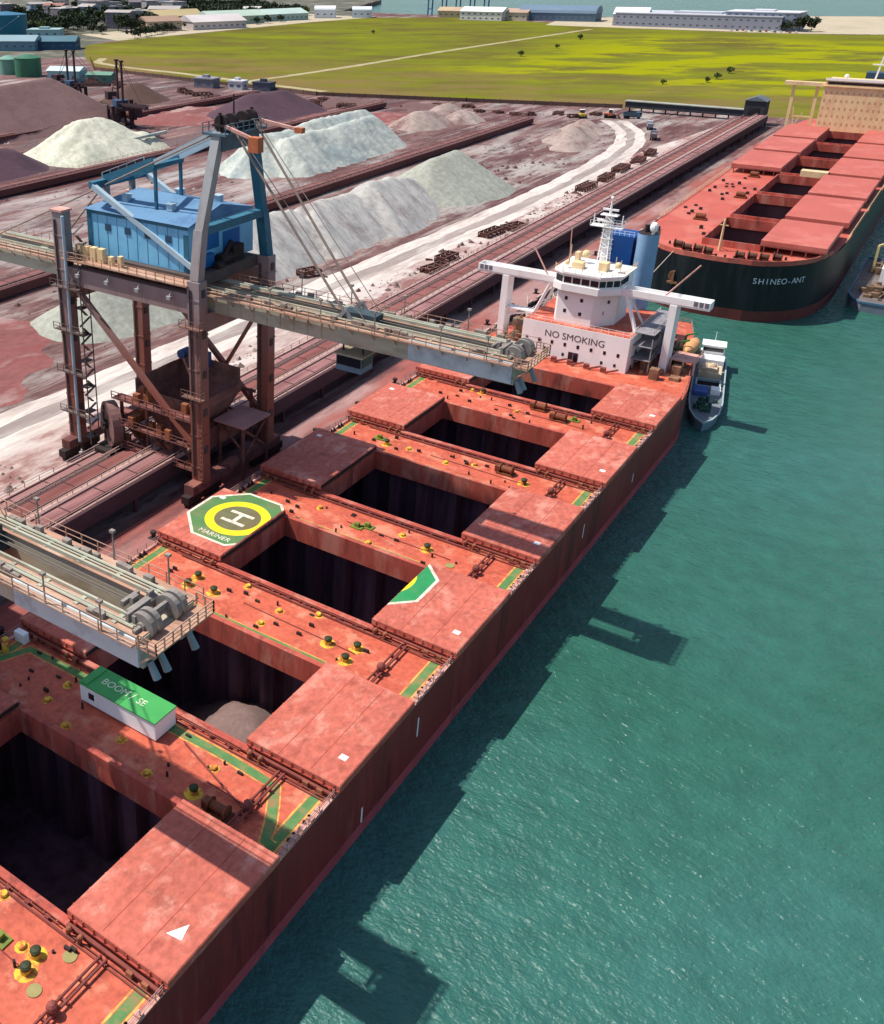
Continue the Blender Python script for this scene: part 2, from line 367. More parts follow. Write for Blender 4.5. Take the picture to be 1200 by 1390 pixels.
# ------------------------------------------------------------------ NEAR SHIP
D = 7.1; CT = 8.75; HB = 21.6; WZ = -2.25; P = 24.533; Y0 = 1.52; HL = 7.22; XI = 11.17; XO = 22.0
hatches = {k: Y0+i*P for i, k in zip(range(-3, 4), 'ZABCDEF')}
ship = thing('bulk_carrier', 'long red bulk carrier with open hatches moored at the ore quay', 'cargo ship', (0, 30, 0))
# hull
def outline(z):
    t = (1-(z-WZ)/(D-WZ))*.6
    return [(0,-172+t),(9,-166),(16.5,-152),(20.6,-138),(HB,-120),(HB,86),(21.2,90),(20.5-t,94),(19.4-t,100),(16.4-t*2,114),(12-t*3,128-t*4),(-12+t*3,128-t*4),(-16+t*2,114),(-19.4+t,100),(-HB,84),(-HB,-120),(-20.6,-138),(-16.5,-152),(-9,-166)]
def skin(mb, o0, z0, o1, z1):
    n = len(o0); mb._add([(x,y,z0) for x,y in o0]+[(x,y,z1) for x,y in o1], [(i,(i+1)%n,(i+1)%n+n,i+n) for i in range(n)])
mb = MB(); skin(mb, outline(-.7), -.7, outline(D), D+.02)
hull = mb.build('hull', hull_red, ship)
mb = MB(); skin(mb, outline(-5), -5, outline(-.7), -.7); mb.build('boot_stripe', boot_red, hull)
# draught marks and load-line marks on the side
wm = MB()
for y, z0, z1 in ((-13.5,2.2,4.8),(-25.0,-.6,1.4),(37,2.3,4.6),(60,1.4,3.0)): wm.box(HB,HB+.02,y-.14,y+.14,z0,z1)
wm.build('hull_mark', white, hull)
# deck plating with the hatch openings left open
mb = MB(); ys = []
hk = [(c-HL if k != 'D' else c-8.0, c+HL if k != 'D' else c+8.0) for k, c in hatches.items()]
HY = dict(zip(hatches, hk))
prev = -120
for a, b in hk:
    mb.sheet([(-HB,prev),(HB,prev),(HB,a),(-HB,a)], D); mb.sheet([(-HB,a),(-XI,a),(-XI,b),(-HB,b)], D); mb.sheet([(XI,a),(HB,a),(HB,b),(XI,b)], D); prev = b
mb.sheet([(-HB,prev),(HB,prev),(HB,84),(-HB,84)], D)
mb.sheet([p for p in outline(D) if p[1] >= 84 and p != (-HB,84)]+[(-HB,84)]*0+[(-HB,84),(HB,84)], D); mb.sheet([p for p in outline(D) if p[1] <= -120], D)
mb.build('main_deck', deck_red, ship)
# holds
for k, (a, b) in HY.items():
    c = (a+b)/2; mb = MB(); y0, y1 = c-11.6, c+11.6; zb = -11.5
    # far and near bulkheads corrugated, sides and floor flat
    for yy, sg in ((y1,-1),(y0,1)):
        n = 16; pts = []
        for i in range(n+1):
            x = -19.5+39*i/n; d = 0 if (i//1) % 2 == 0 else 1.1*sg
            pts += [(x,yy+d)]
        P2 = []
        for i in range(n):
            x0, x1 = -19.5+39*i/n, -19.5+39*(i+1)/n; d = 0 if i % 2 else 1.5*sg
            P2 += [(x0+.25,yy+d),(x1-.25,yy+d)]
        vs = [(x,y,zb) for x,y in P2]+[(x,y,D-.05) for x,y in P2]; m_ = len(P2)
        mb._add(vs, [(i,i+1,i+1+m_,i+m_) for i in range(m_-1)])
    mb._add([(-19.5,y0,zb),(19.5,y0,zb),(19.5,y1,zb),(-19.5,y1,zb),(-19.5,y0,D-.05),(19.5,y0,D-.05),(19.5,y1,D-.05),(-19.5,y1,D-.05)], [(0,1,2,3),(1,2,6,5),(0,3,7,4)])
    mb.build('cargo_hold', hold_dark, ship)
    # coaming: four walls with a flat top flange
    mb = MB(); t = .35
    for (x0,x1,ya,yb) in ((-XI-t,XI+t,a-t,a),(-XI-t,XI+t,b,b+t),(-XI-t,-XI,a,b),(XI,XI+t,a,b)):
        mb.box(x0,x1,ya,yb,4.6,7.72)
    for (x0,x1,ya,yb) in ((-XI-.6,XI+.6,a-.75,a-t),(-XI-.6,XI+.6,b+t,b+.7)): mb.box(x0,x1,ya,yb,7.5,7.7)
    # stays along coaming
    for i in range(15):
        x = -10.5+i*1.5
        mb.box(x-.06,x+.06,a-.8,a-t,D+.01,7.5); mb.box(x-.06,x+.06,b+t,b+.75,D+.01,7.5)
    co = mb.build('hatch_coaming', coam_red, ship)
    # side tracks the covers roll on, legs beneath
    mb = MB()
    for yy in (a-.55, b+.5):
        for sg in (-1,1):
            mb.beam((sg*(XI+.4),yy,7.72),(sg*21.7,yy,7.72),.3,.2)
            for i in range(6):
                x = sg*(12.2+1.85*i); mb.beam((x,yy,D),(x,yy,7.65),.2)
            mb.beam((sg*12,yy-.45,7.4),(sg*21.4,yy-.45,7.4),.1)
    for i in range(9):
        x = -9.6+2.4*i; mb.beam((x,a-.95,D),(x,a-.95,7.5),.1); mb.box(x-.22,x+.22,a-1.1,a-.8,7.35,7.55)
    mb.beam((-11,a-.95,7.6),(11,a-.95,7.6),.09); mb.beam((-11,a-1.25,D+.12),(21,a-1.25,D+.12),.14)
    mb.build('cover_track', track_brown, ship)
    mb = MB()
    for sg in (-1,1):
        for x in (XI+.9, XI+2.2):
            mb.cyl((sg*x,a-1.0,D+.01),(sg*x,a-1.0,8.0),.2,.2,8); mb.sphere((sg*x+.15,a-.95,8.05),.26,8,5)
        for x in (18.6,20.2): mb.box(sg*x-.3,sg*x+.3,a-.95,a-.65,D+.01,7.9)
    mb.build('hydraulic_gear', M('gear_rust_yellow', (150,92,66), .7, .8, .3, 1.0), ship)

def cover(k, sg, split=False):
    a, b = HY[k]; a -= .15; b += .15
    mb = MB(); x0, x1 = (XI+.02, XO) if sg > 0 else (-XO, -XI-.02)
    # top panel slightly crowned towards the middle, with skirt
    z0 = 7.86
    nx, ny = 6, 4; bev = .1
    mb.box(x0,x1,a,b,z0,CT-.1)
    mb._add([(x0,a,CT-.1),(x1,a,CT-.1),(x1,b,CT-.1),(x0,b,CT-.1),(x0+bev,a+bev,CT),(x1-bev,a+bev,CT),(x1-bev,b-bev,CT),(x0+bev,b-bev,CT)],
            [(4,5,6,7),(0,1,5,4),(1,2,6,5),(2,3,7,6),(3,0,4,7)])
    o = mb.build('hatch_cover', cover_red, ship)
    d = MB()
    # edge bar, wheels and stiffeners on the sides
    for yy in (a-.05, b+.05):
        d.beam((x0+.1,yy,z0+.12),(x1-.1,yy,z0+.12),.1,.18)
        for i in range(9):
            x = x0+.6+i*(x1-x0-1.2)/8; d.box(x-.05,x+.05,min(yy,yy),yy+.01,z0+.2,CT-.15) if False else d.beam((x,yy,z0+.15),(x,yy,CT-.15),.1,.1)
        for x in (x0+1, x1-1): d.cyl((x,yy-.16,7.98),(x,yy+.16,7.98),.18,.18,8)
    xi = x0 if sg > 0 else x1
    for i in range(8):
        y = a+.8+i*(b-a-1.6)/7; d.beam((xi-.05*sg,y,z0+.1),(xi-.05*sg,y,CT-.15),.1,.12)
    d.build('cover_edge_bar', cover_side, o)
    if sg < 0:   # dark rubber seal band at the joining edge
        MB().box(x1-.02,x1+.12,a+.1,b-.1,z0+.2,CT-.25).build('joint_seal', dark_steel, o)
    # lifting pads / weld seams
    s = MB(); 
    for i in range(1, 3):
        x = x0+(x1-x0)*i/3+.15; s.box(x-.03,x+.03,a+.3,b-.3,CT,CT+.02)
    s.build('panel_seam', cover_side, o)
    if k != 'A':
        q = MB(); xx = sg*20.3; yy = a+3.4 if sg > 0 else b-2.5
        q.box(xx-.4,xx+.4,yy-.35,yy+.35,CT+.004,CT+.03); q.build('cover_mark', white, o)
    return o
covers = {}
for k in hatches:
    for sg in (-1,1): covers[k,sg] = cover(k, sg)
# white arrow painted on the nearest right cover
tri = MB().sheet([(19.1,HY['A'][0]+3.0),(20.5,HY['A'][0]+3.2),(20.1,HY['A'][0]+4.7)], CT+.012); tri.build('cover_mark', white, covers['A',1])
# helideck paint on hatch C
def clip_poly(pts, x, keep_less):
    out = []
    for p, q in zip(pts, pts[1:]+pts[:1]):
        a = (p[0] <= x) == keep_less; b = (q[0] <= x) == keep_less
        if a: out.append(p)
        if a != b:
            t = (x-p[0])/(q[0]-p[0]); out.append((x, p[1]+t*(q[1]-p[1])))
    return out
def octo(cx, cy, ap): return [(cx+ap/cos(pi/8)*cos(pi/8+i*pi/4), cy+ap/cos(pi/8)*sin(pi/8+i*pi/4)) for i in range(8)]
heli_green = M('helideck_green', (88,132,78), .7, .8, .15, .4, dirt=(150,130,100), damt=.65, ds=.25)
heli_green2 = M('helideck_bright_green', (46,150,90), .7, .78, .12, .4, dirt=(110,150,96), damt=.5, ds=.6)
line_white = M('line_white', (234,228,208), .7, .82, .08, .6, dirt=(196,160,140), damt=.7, ds=.9, dlo=.5, dhi=.6)
for sg, cx, edge, gm in ((-1,-15.1,-XI-.15,heli_green),(1,7.25,XI+.12,heli_green2)):
    cy = 3.0; c = covers['C',sg]; kl = sg < 0
    MB().sheet(clip_poly(octo(cx,cy,6.75), edge, kl), CT+.024).build('helideck_border', line_white, c)
    gp = clip_poly(octo(cx,cy,6.35), edge, kl); g_ = MB().sheet(gp, CT+.029); g_.build('helideck_panel', gm, c)
    yr = MB(); N = 64
    for i in range(N):
        t0, t1 = 2*pi*i/N, 2*pi*(i+1)/N; R0, R1 = (3.25,4.55)
        q = clip_poly([(cx+R0*cos(t0),cy+R0*sin(t0)),(cx+R1*cos(t0),cy+R1*sin(t0)),(cx+R1*cos(t1),cy+R1*sin(t1)),(cx+R0*cos(t1),cy+R0*sin(t1))], edge, kl)
        if len(q) > 2: yr.sheet(q, CT+.034)
    yr.build('helideck_ring', M('helideck_yellow', (252,222,40), .6, .85, .06, .5), c)
    if sg < 0:
        MB().sheet([(cx+3.2*cos(2*pi*i/40),cy+3.2*sin(2*pi*i/40)) for i in range(40)], CT+.033).build('helideck_disc', M('helideck_olive', (120,118,84), .7, .75, .2, .5, dirt=(130,104,70), damt=.7, ds=.3), c)
        h = MB()
        for yy in (-1.2,1.2): h.box(cx-1.9,cx+1.9,cy+yy-.3,cy+yy+.3,CT+.03,CT+.04)
        h.box(cx-.3,cx+.3,cy-.9,cy+.9,CT+.03,CT+.04); h.build('helideck_letter', line_white, c)
        tx = MB(); text('MARINER', 1.25, axes((cx+.1,cy-5.35,CT+.036),(1,0,0),(0,1,0)), tx, .004); tx.build('helideck_name', line_white, c)

# deck between the hatches ------------------------------------------------
gaps = []
ks = list(hatches)
for a, b in zip(ks, ks[1:]): gaps.append((HY[a][1]+.9, HY[b][0]-1.3, a+b))
gaps.insert(0, (-74, HY['Z'][0]-1.4, '0')) if False else None
vents = {'ZA': [(4.9,-56.3),(9.8,-58.7),(11.7,-60.0,1),(11.3,-58.6,1),(7.9,-59.3,2),(13.5,-57.0,3),(13.4,-60.7,3),(-2,-59),(-9,-60)],
 'AB': [(-10.2,-37.1),(-10.2,-34.1),(-5.8,-38.7),(.2,-36.8),(5.3,-38.7),(10.5,-37.9,1),(10.1,-34.3),(14,-38.5,4)],
 'BC': [(-11.9,-11.6,1),(-11.9,-9.6,1),(-8.3,-11,1),(-5.6,-7.4),(4.7,-7.2),(.5,-9.3),(.1,-12.6),(8.5,-11.1,1),(11.7,-12.6,1),(11.7,-10.0,1)],
 'CD': [(8.3,13.7,1),(-.9,14.0,2),(-2.1,13.2,2),(-9,14.6),(1.3,10.5),(12.5,12,3),(4,15)],
 'DE': [(11.4,38.7,1),(-11.6,38.3,1),(-7.8,38.8),(8,40.2,4),(-1,38),(3,40),(-13.5,39.5,2)],
 'EF': [(3.1,65.8,4),(-8,66.8,1),(-9.9,66.9),(.2,62.6),(7.5,63.5,4),(9.5,65,2)]}
DZ = D
for y0, y1, nm in gaps:
    g = y1-y0
    w_ = MB(); yl = MB()
    for sg in (1,-1):
        xc = 20.0*sg
        w_.sheet([(xc-.46,y0-.6),(xc+.46,y0-.6),(xc+.46,y1+.4),(xc-.46,y1+.4)], D+.008)
        for e in (-.62,.62): yl.sheet([(xc+e-.1,y0-.6),(xc+e+.1,y0-.6),(xc+e+.1,y1+.4),(xc+e-.1,y1+.4)], D+.008)
    if nm == 'AB':      # winding green path with the gangway to the shelter
        pth = [(-21.4,-36.6),(-19.6,-35.4),(-18.2,-32.3),(-10.4,-32.1),(3.7,-32.4),(9.2,-32.3),(13.2,-32.4),(16.2,-32.6),(17.4,-34.6),(18.4,-36.4),(19.2,-38.4),(20.0,-38.6)]
        PV = [Vector((*p,0)) for p in pth]; row = []
        for i_, p in enumerate(PV):
            t = (PV[min(i_+1, len(PV)-1)]-p).normalized()+(p-PV[max(i_-1, 0)]).normalized(); t.normalize(); row.append((p, Vector((-t.y,t.x,0))))
        for (p, n1), (q, n2) in zip(row, row[1:]):
            w_.sheet([p-n1*.46,q-n2*.46,q+n2*.46,p+n1*.46], D+.016)
            for e in (-.6,.6): yl.sheet([p+n1*(e-.08),q+n2*(e-.08),q+n2*(e+.08),p+n1*(e+.08)], D+.012)
    else:
        yy = y0+g*.06
        w_.sheet([(-11,yy),(10.5,yy),(10.5,yy+.3),(-11,yy+.3)], D+.008)
        yl.sheet([(-11,yy+.36),(10.5,yy+.36),(10.5,yy+.48),(-11,yy+.48)], D+.008)
    w_.build('deck_walkway', green_walk, ship); yl.build('walkway_border', yellow_line, ship)
    # longitudinal pipes at x=15 with supports, transverse pipe runs
    pm = MB()
    for x in (15.65,16.25): pm.cyl((x,y0-.6,D+.45),(x,y1+.4,D+.45),.13,.13,8)
    for i in range(5):
        y = y0+g*i/4; pm.beam((15.4,y,D+.3),(16.5,y,D+.3),.18,.25); pm.beam((15.6,y,D),(15.6,y,D+.3),.14)
    pm.cyl((15.9,y0+g*.35,D+.01),(15.9,y0+g*.35,D+.9),.4,.3,10); pm.sphere((16.0,y0+g*.35,D+.95),.5,8,6)
    if nm not in ('AB',):
        pm.cyl((-17,y1+.1,D+.25),(13,y1+.1,D+.25),.1,.1,6)
        pm.cyl((-4,y0+g*.55,D+.1),(12,y0+g*.5,D+.1),.05,.05,5)
    else:
        pm.cyl((5.6,-33.4,D+.3),(15.4,-36.8,D+.3),.1,.1,6); pm.cyl((15.6,-33.2,D+.3),(16.4,-36.7,D+.3),.1,.1,6); pm.cyl((11,-36.4,D+.5),(15.4,-36.6,D+.5),.09,.09,6)
    pm.build('deck_pipe', track_brown, ship)
    for vi, v in enumerate(vents[nm]):
        ez = .004*(vi % 4); x, y = v[0], v[1]; kind = v[2] if len(v) > 2 else 0
        if kind == 0:
            mb = MB().cyl((x,y,D),(x,y,D+.03+ez),.62,.55,9).cyl((x,y,D),(x,y,D+.22),.3,.3,10).cyl((x,y,D+.2),(x,y,D+.34),.4,.32,10); mb.build('hatch_vent', yellow, ship)
        elif kind == 1:
            o = MB().cyl((x,y,D),(x,y,D+.03+ez),.95,.85,11).cyl((x,y,D),(x,y,D+.55),.45,.42,10).build('mushroom_vent', yellow, ship)
            MB().cyl((x+.05,y,D+.5),(x+.05,y,D+.8),.42,.48,10).sphere((x+.05,y,D+.8),.46,10,4,.35).build('vent_cap', M('vent_cap_dark_green', (54,62,34), .6, .8, .2, 1), o)
        elif kind == 2:
            MB().box(x-.9,x+.9,y-.6,y+.6,D+.01,D+.16).box(x-.3,x+.3,y-.3,y+.3,D+.1,D+.7).build('deck_locker', M('olive_green_paint', (120,132,52), .6, .8, .25, 1), ship)
        elif kind == 3:
            MB().cyl((x,y,D),(x,y,D+.08),.6,.6,14).build('manhole_cover', M('faded_green', (160,150,96), .7, .8, .15, 1), ship)
        else:
            mb = MB().box(x-1.3,x+1.3,y-.8,y+.8,D+.01,D+.25).cyl((x-.9,y,D+.75),(x+.9,y,D+.75),.5,.5,12).cyl((x-1,y,D+.75),(x-.85,y,D+.75),.75,.75,12).cyl((x+.85,y,D+.75),(x+1,y,D+.75),.75,.75,12).box(x-1.7,x-1.1,y-.5,y+.4,D+.2,D+1.1)
            mb.build('mooring_winch', M('winch_rust', (126,70,44), .7, .8, .35, 1.4), ship)
    # small clutter: bitts, sounding pipes, cleats
    mb = MB()
    for _ in range(16):
        x = RND.uniform(-18,13.5); y = y0+g*RND.uniform(.05,.95); h = RND.uniform(.25,.8)
        if RND.random() < .5: mb.cyl((x,y,D),(x,y,D+h),.13,.13,6)
        else: mb.box(x-.3,x+.3,y-.12,y+.12,D,D+h*.6)
    for sg in (-1,1):
        for dy in (.3,.62):
            x = 21.05*sg; y = y0+g*dy
            for e in (-.4,.4): mb.cyl((x,y+e,D),(x,y+e,D+.6),.16,.16,8)
            mb.box(x-.22,x+.22,y-.8,y+.8,D+.01,D+.12)
    mb.build('deck_fitting', dark_steel, ship)
# gunwale bar and railings at both sides
mb = MB(); rl = MB()
for sg in (1,-1):
    mb.box((HB-.2)*sg-.18,(HB-.2)*sg+.18,-120,84,D,D+.2)
mb.build('gunwale', pale_edge, ship)
for sg in (1,-1):
    rl.rail(((HB-.1)*sg,-110,D+.2),((HB-.1)*sg,84,D+.2),.95,1.75,.05,3)
pts = [p for p in outline(D) if p[1] >= 84]
for p, q in zip(pts, pts[1:]): rl.rail((p[0]*.985,p[1]*.998,D),(q[0]*.985,q[1]*.998,D),1.0,1.8,.05,3)
rl.build('side_railing', M('railing_grey', (176,140,132), .6, .8, .2, 1), ship)
# accommodation ladder stubs at the gaps
mb = MB()
for y0, y1, nm in gaps:
    mb.box(20.95,HB-.05,y0+.5,y1-1.2,D+.21,D+.33)
    for i in range(5): mb.box(21.0,HB+.05,y0+1+i*1.3,y0+1.5+i*1.3,D+.3,D+.6)
mb.build('edge_fairlead', pale_edge, ship)

# ---------------- accommodation
ac = MB().box(-11.1,9.6,91,110,D,14.0).build('accommodation_block', white, ship)
MB().box(-11.0,9.5,91.1,109.9,14.003,14.06).build('upper_deck', deck_red, ac)
mb = MB(); mb.rail((-11,91.2,14.06),(9.5,91.2,14.06),1,1.4,.05); mb.rail((9.4,91.2,14.06),(9.4,110,14.06),1,1.4,.05); mb.rail((-11,91.2,14.06),(-11,110,14.06),1,1.4,.05); mb.build('deck_railing', white, ac)
mb = MB()
for i in range(8): 
    x = -10+i*2.55; mb.box(x-.25,x+.25,90.96,91.02,10.0,10.7)
for x in (-8,-2.5,5,7.5): mb.box(x-.22,x+.22,90.96,91.02,8.0,8.6)
for x in (-6,-1,0): mb.box(x-.45,x+.45,90.95,91.02,D,D+2)
mb.build('window', glass, ac)
tx = MB(); text('NO SMOKING', 1.85, axes((-.7,90.985,11.9),(1,0,0),(0,0,1)), tx, .02); tx.build('lettering', M('letter_grey', (96,84,90), .7, .8, .2, 1), ac)
# side of the block: stairs, ladders and landings
mb = MB()
for i in range(3):
    z = D+2.6*(i+1); mb.box(9.6,13.2,93,109,z-.1,z); mb.rail((13.1,93,z),(13.1,109,z),1,1.5,.06)
    mb.beam((11.5,95+3*i,z-2.6),(11.5,100+3*i,z),.8,.15); mb.beam((12.6,108-3*i,z-2.6),(12.6,103-3*i,z),.8,.15)
for y in (93.2,98,103,108.8): mb.beam((13,y,D),(13,y,14),.2)
mb.build('side_stair', M('stair_grey', (150,146,150), .6, .8, .3, .8), ac)
mb = MB()
for y, z in ((94,7),(97,6.6),(101,7.1),(105,7),(96,9.6),(103,10.2),(107,9.4),(99,12)): mb.box(9.6,9.66,y-.5,y+.5,z-.5,z+.9)
mb.build('window', glass, ac)
tw = MB().prism([(-5.6,93),(1.2,93),(4.5,97),(4.5,104),(-6.4,104),(-6.4,94.5)], 14.06, 20.6).build('bridge_tower', white, ship)
mb = MB()
for x, z in ((-4,16.4),(-4,18.9),(-1,18.9),(-1,16.2)): mb.box(x-.28,x+.28,92.96,93.02,z-.35,z+.35)
mb.beam((2.8,94.98,16.3),(2.8,94.98,17),.06,.5); mb.box(3.2,3.5,95.3,95.9,18.5,19.1)
mb.build('window', glass, tw)
wh = MB().prism([(-6.6,93.2),(-4.8,92.2),(2.0,92.2),(5.0,95.2),(5.0,103),(-6.8,103),(-6.8,94)], 20.6, 23.9).prism([(-7.0,93),(-5.0,91.8),(2.3,91.8),(5.5,95.0),(5.5,103.3),(-7.2,103.3),(-7.2,93.8)], 23.9, 24.25).prism([(-6.9,93.0),(-4.9,91.9),(2.1,91.9),(5.3,95.1),(5.3,100),(-7.0,100),(-7.0,93.9)], 20.6, 21.9).build('wheelhouse', white, ship)
mb = MB(); n_ = [(-6.6,93.2),(-4.8,92.2),(2.0,92.2),(5.0,95.2),(5.0,100)]
for p, q in zip(n_, n_[1:]):
    p = Vector((*p,22.75)); q = Vector((*q,22.75)); k_ = max(1, round((q-p).length/1.6))
    for i in range(k_):
        a = p.lerp(q,(i+.08)/k_); b = p.lerp(q,(i+.92)/k_); mb.beam(a,b,.12,1.15)
mb.build('bridge_window', glass, wh)
mb = MB(); pr = [(-7.1,93.9),(-7,93.1),(-5,91.9),(2.2,91.9),(5.4,95.1),(5.4,103.2)]
for p, q in zip(pr, pr[1:]): mb.rail((*p,24.25),(*q,24.25),1,1.2,.05,3)
for x, y, h in ((-5.5,96,2.5),(-6.3,99,3.5),(3.8,98,2.2),(-2,94,1.2),(1,94.5,1.6),(-3.5,98,1.4),(2.5,99,2.4)): mb.cyl((x,y,24.2),(x,y,24.2+h),.09,.06,6)
mb.box(-4.5,-2.5,95,97,24.25,25.4); mb.box(.2,1.8,96,98,24.25,25.8); mb.box(-5.8,-5,100,101.5,24.25,26); mb.sphere((3.6,97,25.6),.65,10,6); mb.sphere((-3.6,100,26),.8,10,6); mb.sphere((-5.4,95,25.2),.5,8,6)
mb.build('compass_deck_gear', cream, wh)
# bridge wings
mb = MB()
for x0, x1 in ((-23.6,-6.8),(5.0,21.0)):
    mb.box(x0,x1,95.8,98.4,20.3,20.65); mb.box(x0,x1,95.7,95.9,20.65,21.85); mb.box(x0,x1,98.3,98.5,20.65,21.85)
for x in (-23.6,20.85): mb.box(x,x+.15,95.9,98.3,20.65,21.85)
wg = mb.build('bridge_wing', white, ship)
mb = MB()
for x0 in (-23.5,17.9):
    for i in range(3): mb.box(x0+.3+i*.95,x0+1.0+i*.95,95.66,95.7,20.85,21.75)
mb.build('wing_screen', M('wing_screen_grey', (120,116,126), .5, .8, .2, 1), wg)
mb = MB(); mb.box(-18.2,-16.9,95.6,98.6,D,20.3); mb.box(14.2,15.5,95.6,98.8,D,20.3)
for sg, xa, xb in ((-1,-7.4,-10.6),(1,5.4,9.2)):
    mb.beam((xa+sg*1.0,96,20.3),(xb,95,14.1),.55); mb.beam((xa+sg*.6,98.4,20.3),(xb,100,14.1),.4)
mb.beam((-17.5,97,12),(-11.1,97,13.5),.4); mb.box(-17.9,-11.1,96,98,13.6,13.9)
mb.build('wing_support', white, ship)
mb = MB()
mb.beam((-9,97,20.7),(-13.3,97.5,26.8),.22); mb.beam((12.2,97,20.7),(17.4,99.5,27.4),.22); mb.beam((-6,98,24),(-6.4,98,31),.14)
mb.build('signal_boom', pale_edge, ship)
# radar mast
mb = MB(); mx_, my_ = -1.0, 102.5
for dx, dy in ((-.9,-.9),(.9,-.9),(.9,.9),(-.9,.9)): mb.beam((mx_+dx,my_+dy,24.2),(mx_+dx*.55,my_+dy*.55,33.6),.22)
for i in range(5):
    z = 25.6+i*1.7; mb.beam((mx_-.85,my_-.85,z),(mx_+.85,my_+.85,z+1.2),.12); mb.beam((mx_+.85,my_-.85,z),(mx_-.85,my_-.85,z+1.2),.12); mb.box(mx_-.9,mx_+.9,my_-.9,my_+.9,z,z+.08)
mb.box(mx_-3.2,mx_+2.9,my_-1.1,my_+.9,31.2,31.35); mb.rail((mx_-3.2,my_-1.1,31.35),(mx_+2.9,my_-1.1,31.35),1,.9,.06); mb.rail((mx_-3.2,my_+.9,31.35),(mx_+2.9,my_+.9,31.35),1,.9,.06)
mb.box(mx_-1.6,mx_+1.6,my_-.9,my_+.9,33.4,33.55); mb.cyl((mx_,my_,33.5),(mx_,my_,36.5),.28,.14,8); mb.box(mx_-1.5,mx_+1.5,my_-.2,my_+.2,34.3,34.65); mb.sphere((mx_,my_,36.7),.35,8,6)
mb.cyl((mx_-2.9,my_,31.3),(mx_-2.9,my_,33.4),.1,.1,6); mb.cyl((mx_+2.5,my_,31.3),(mx_+2.5,my_,33.6),.1,.1,6); mb.box(mx_-2.3,mx_-.4,my_-.3,my_,32.2,32.5); mb.cyl((mx_,my_,24.2),(mx_,my_,33.5),.5,.35,10)
ms = mb.build('radar_mast', white, ship)
# funnel and its casing
MB().box(-3.4,2.3,109,115,14.06,28.2).build('engine_casing', funnel_blue, ship)
fu = MB().prism([(2.5+2.0*(1+cos(t)),110.8+2.6*sin(t)) for t in [2*pi*i/20 for i in range(20)]], 14.06, 29.2, False, False).build('funnel', pale_blue, ship, smooth=True)
MB().prism([(2.5+2.0*(1+cos(t)),110.8+2.6*sin(t)) for t in [2*pi*i/20 for i in range(20)]], 29.19, 29.22).build('funnel_top', dark_steel, fu)
MB().cyl((4,111,29.2),(4,111,30.6),.5,.5,10).cyl((5.2,111,29.2),(5.2,111,30.2),.35,.35,10).build('exhaust_pipe', dark_steel, fu)
MB().sphere((5.6,109.6,30.6),.8,10,8,1.3).cyl((5.6,109.6,29.2),(5.6,109.6,30),.3,.3,8).build('satellite_dome', white, fu)
mb = MB()
for i in range(6): mb.beam((-3.3,108.9,22.5+i*.95),(-1.6,108.9,22.5+i*.95),.1,.12)
mb.rail((-3.4,109,28.2),(2.3,109,28.2),1,1,.05); mb.build('casing_ladder', white, ship)
# aft deck: machinery, lifeboat, platforms
mb = MB()
for x, y, sx, sy, h in ((-15,92,2.2,2,2.2),(-14,99,2,3,3),(-17,105,2.5,2,1.8),(-13,108,1.5,1.5,4),(12,106,1.6,2,2.4),(16.8,100.8,1.4,1.6,1.8),(17.6,108,1.2,2.2,1.5),(0,119,5,3,2.2),(8,120,2,2,3),(-8,120,2,2,3)):
    mb.box(x-sx/2,x+sx/2,y-sy/2,y+sy/2,D+.01,D+h); mb.cyl((x,y,D+h),(x+.3,y,D+h+.8),.25,.25,8)
for i in range(26):
    x = RND.uniform(10.5,18.5); y = RND.uniform(91.5,113); h = RND.uniform(.5,2.2); a = RND.uniform(.3,.9)
    if x > 19.2-max(0,y-100)*.25: continue
    mb.box(x-a,x+a,y-a,y+a,D+.01,D+h)
mb.cyl((-14.5,95.5,D+1.2),(-14.5,98,D+1.2),.9,.9,12); mb.cyl((-15.6,101.5,D+1.0),(-13.6,101.5,D+1.0),.8,.8,12)
mb.build('aft_deck_machinery', M('machinery_brown', (150,112,86), .7, .8, .4, .9, dirt=(80,70,60), damt=.8, ds=.6), ship)
mb = MB(); mb.box(15.6,20.2,97.5,102.5,9.4,9.65)
for x, y in ((15.8,97.7),(20,97.7),(18,97.7),(15.8,102.3),(18.7,102.3)): mb.beam((x,y,D),(x,y,9.4),.3)
mb.rail((20.1,97.6,9.65),(20.1,102.5,9.65),1,1.2,.06); mb.build('boat_deck', pale_edge, ship)
lb = MB()
sec = [(0,.1,.2),(.8,.8,.7),(2,1.25,1),(4,1.35,1.1),(6,1.2,1),(7.2,.75,.8),(7.8,.1,.3)]
vs = []; 
for t, wd, hh in sec:
    for i in range(10):
        a = 2*pi*i/10; vs.append((16.6+wd*cos(a)+.3,103.5+t,9.2+hh*1.2*sin(a)))
fs = [(j*10+i,j*10+(i+1)%10,(j+1)*10+(i+1)%10,(j+1)*10+i) for j in range(6) for i in range(10)]
lb._add(vs, fs+[tuple(range(9,-1,-1)), tuple(range(60,70))])
lf = lb.build('lifeboat', M('lifeboat_orange', (228,166,110), .5, .85, .1, .5), ship, smooth=True)
mb = MB(); mb.box(15.4,18.8,104,110,7.6,7.85); 
for y in (104.5,109.5): mb.beam((15,y,D),(15.2,y,10.6),.35); mb.beam((15.2,y,10.6),(17,y,11.4),.3); mb.beam((18.5,y,D),(18.4,y,7.7),.2)
mb.build('lifeboat_davit', M('davit_green', (70,140,70), .6, .8, .2, .8), ship)
# pipework forward of the house
mb = MB()
for i in range(6): mb.cyl((-10+i*3.3,88.8,D+.3),(-8+i*3.3,90.4,D+.7),.18,.18,6); mb.box(-10.5+i*3.2,-9.6+i*3.2,89.2,90,D,D+.9)
mb.build('deck_fitting', track_brown, ship)

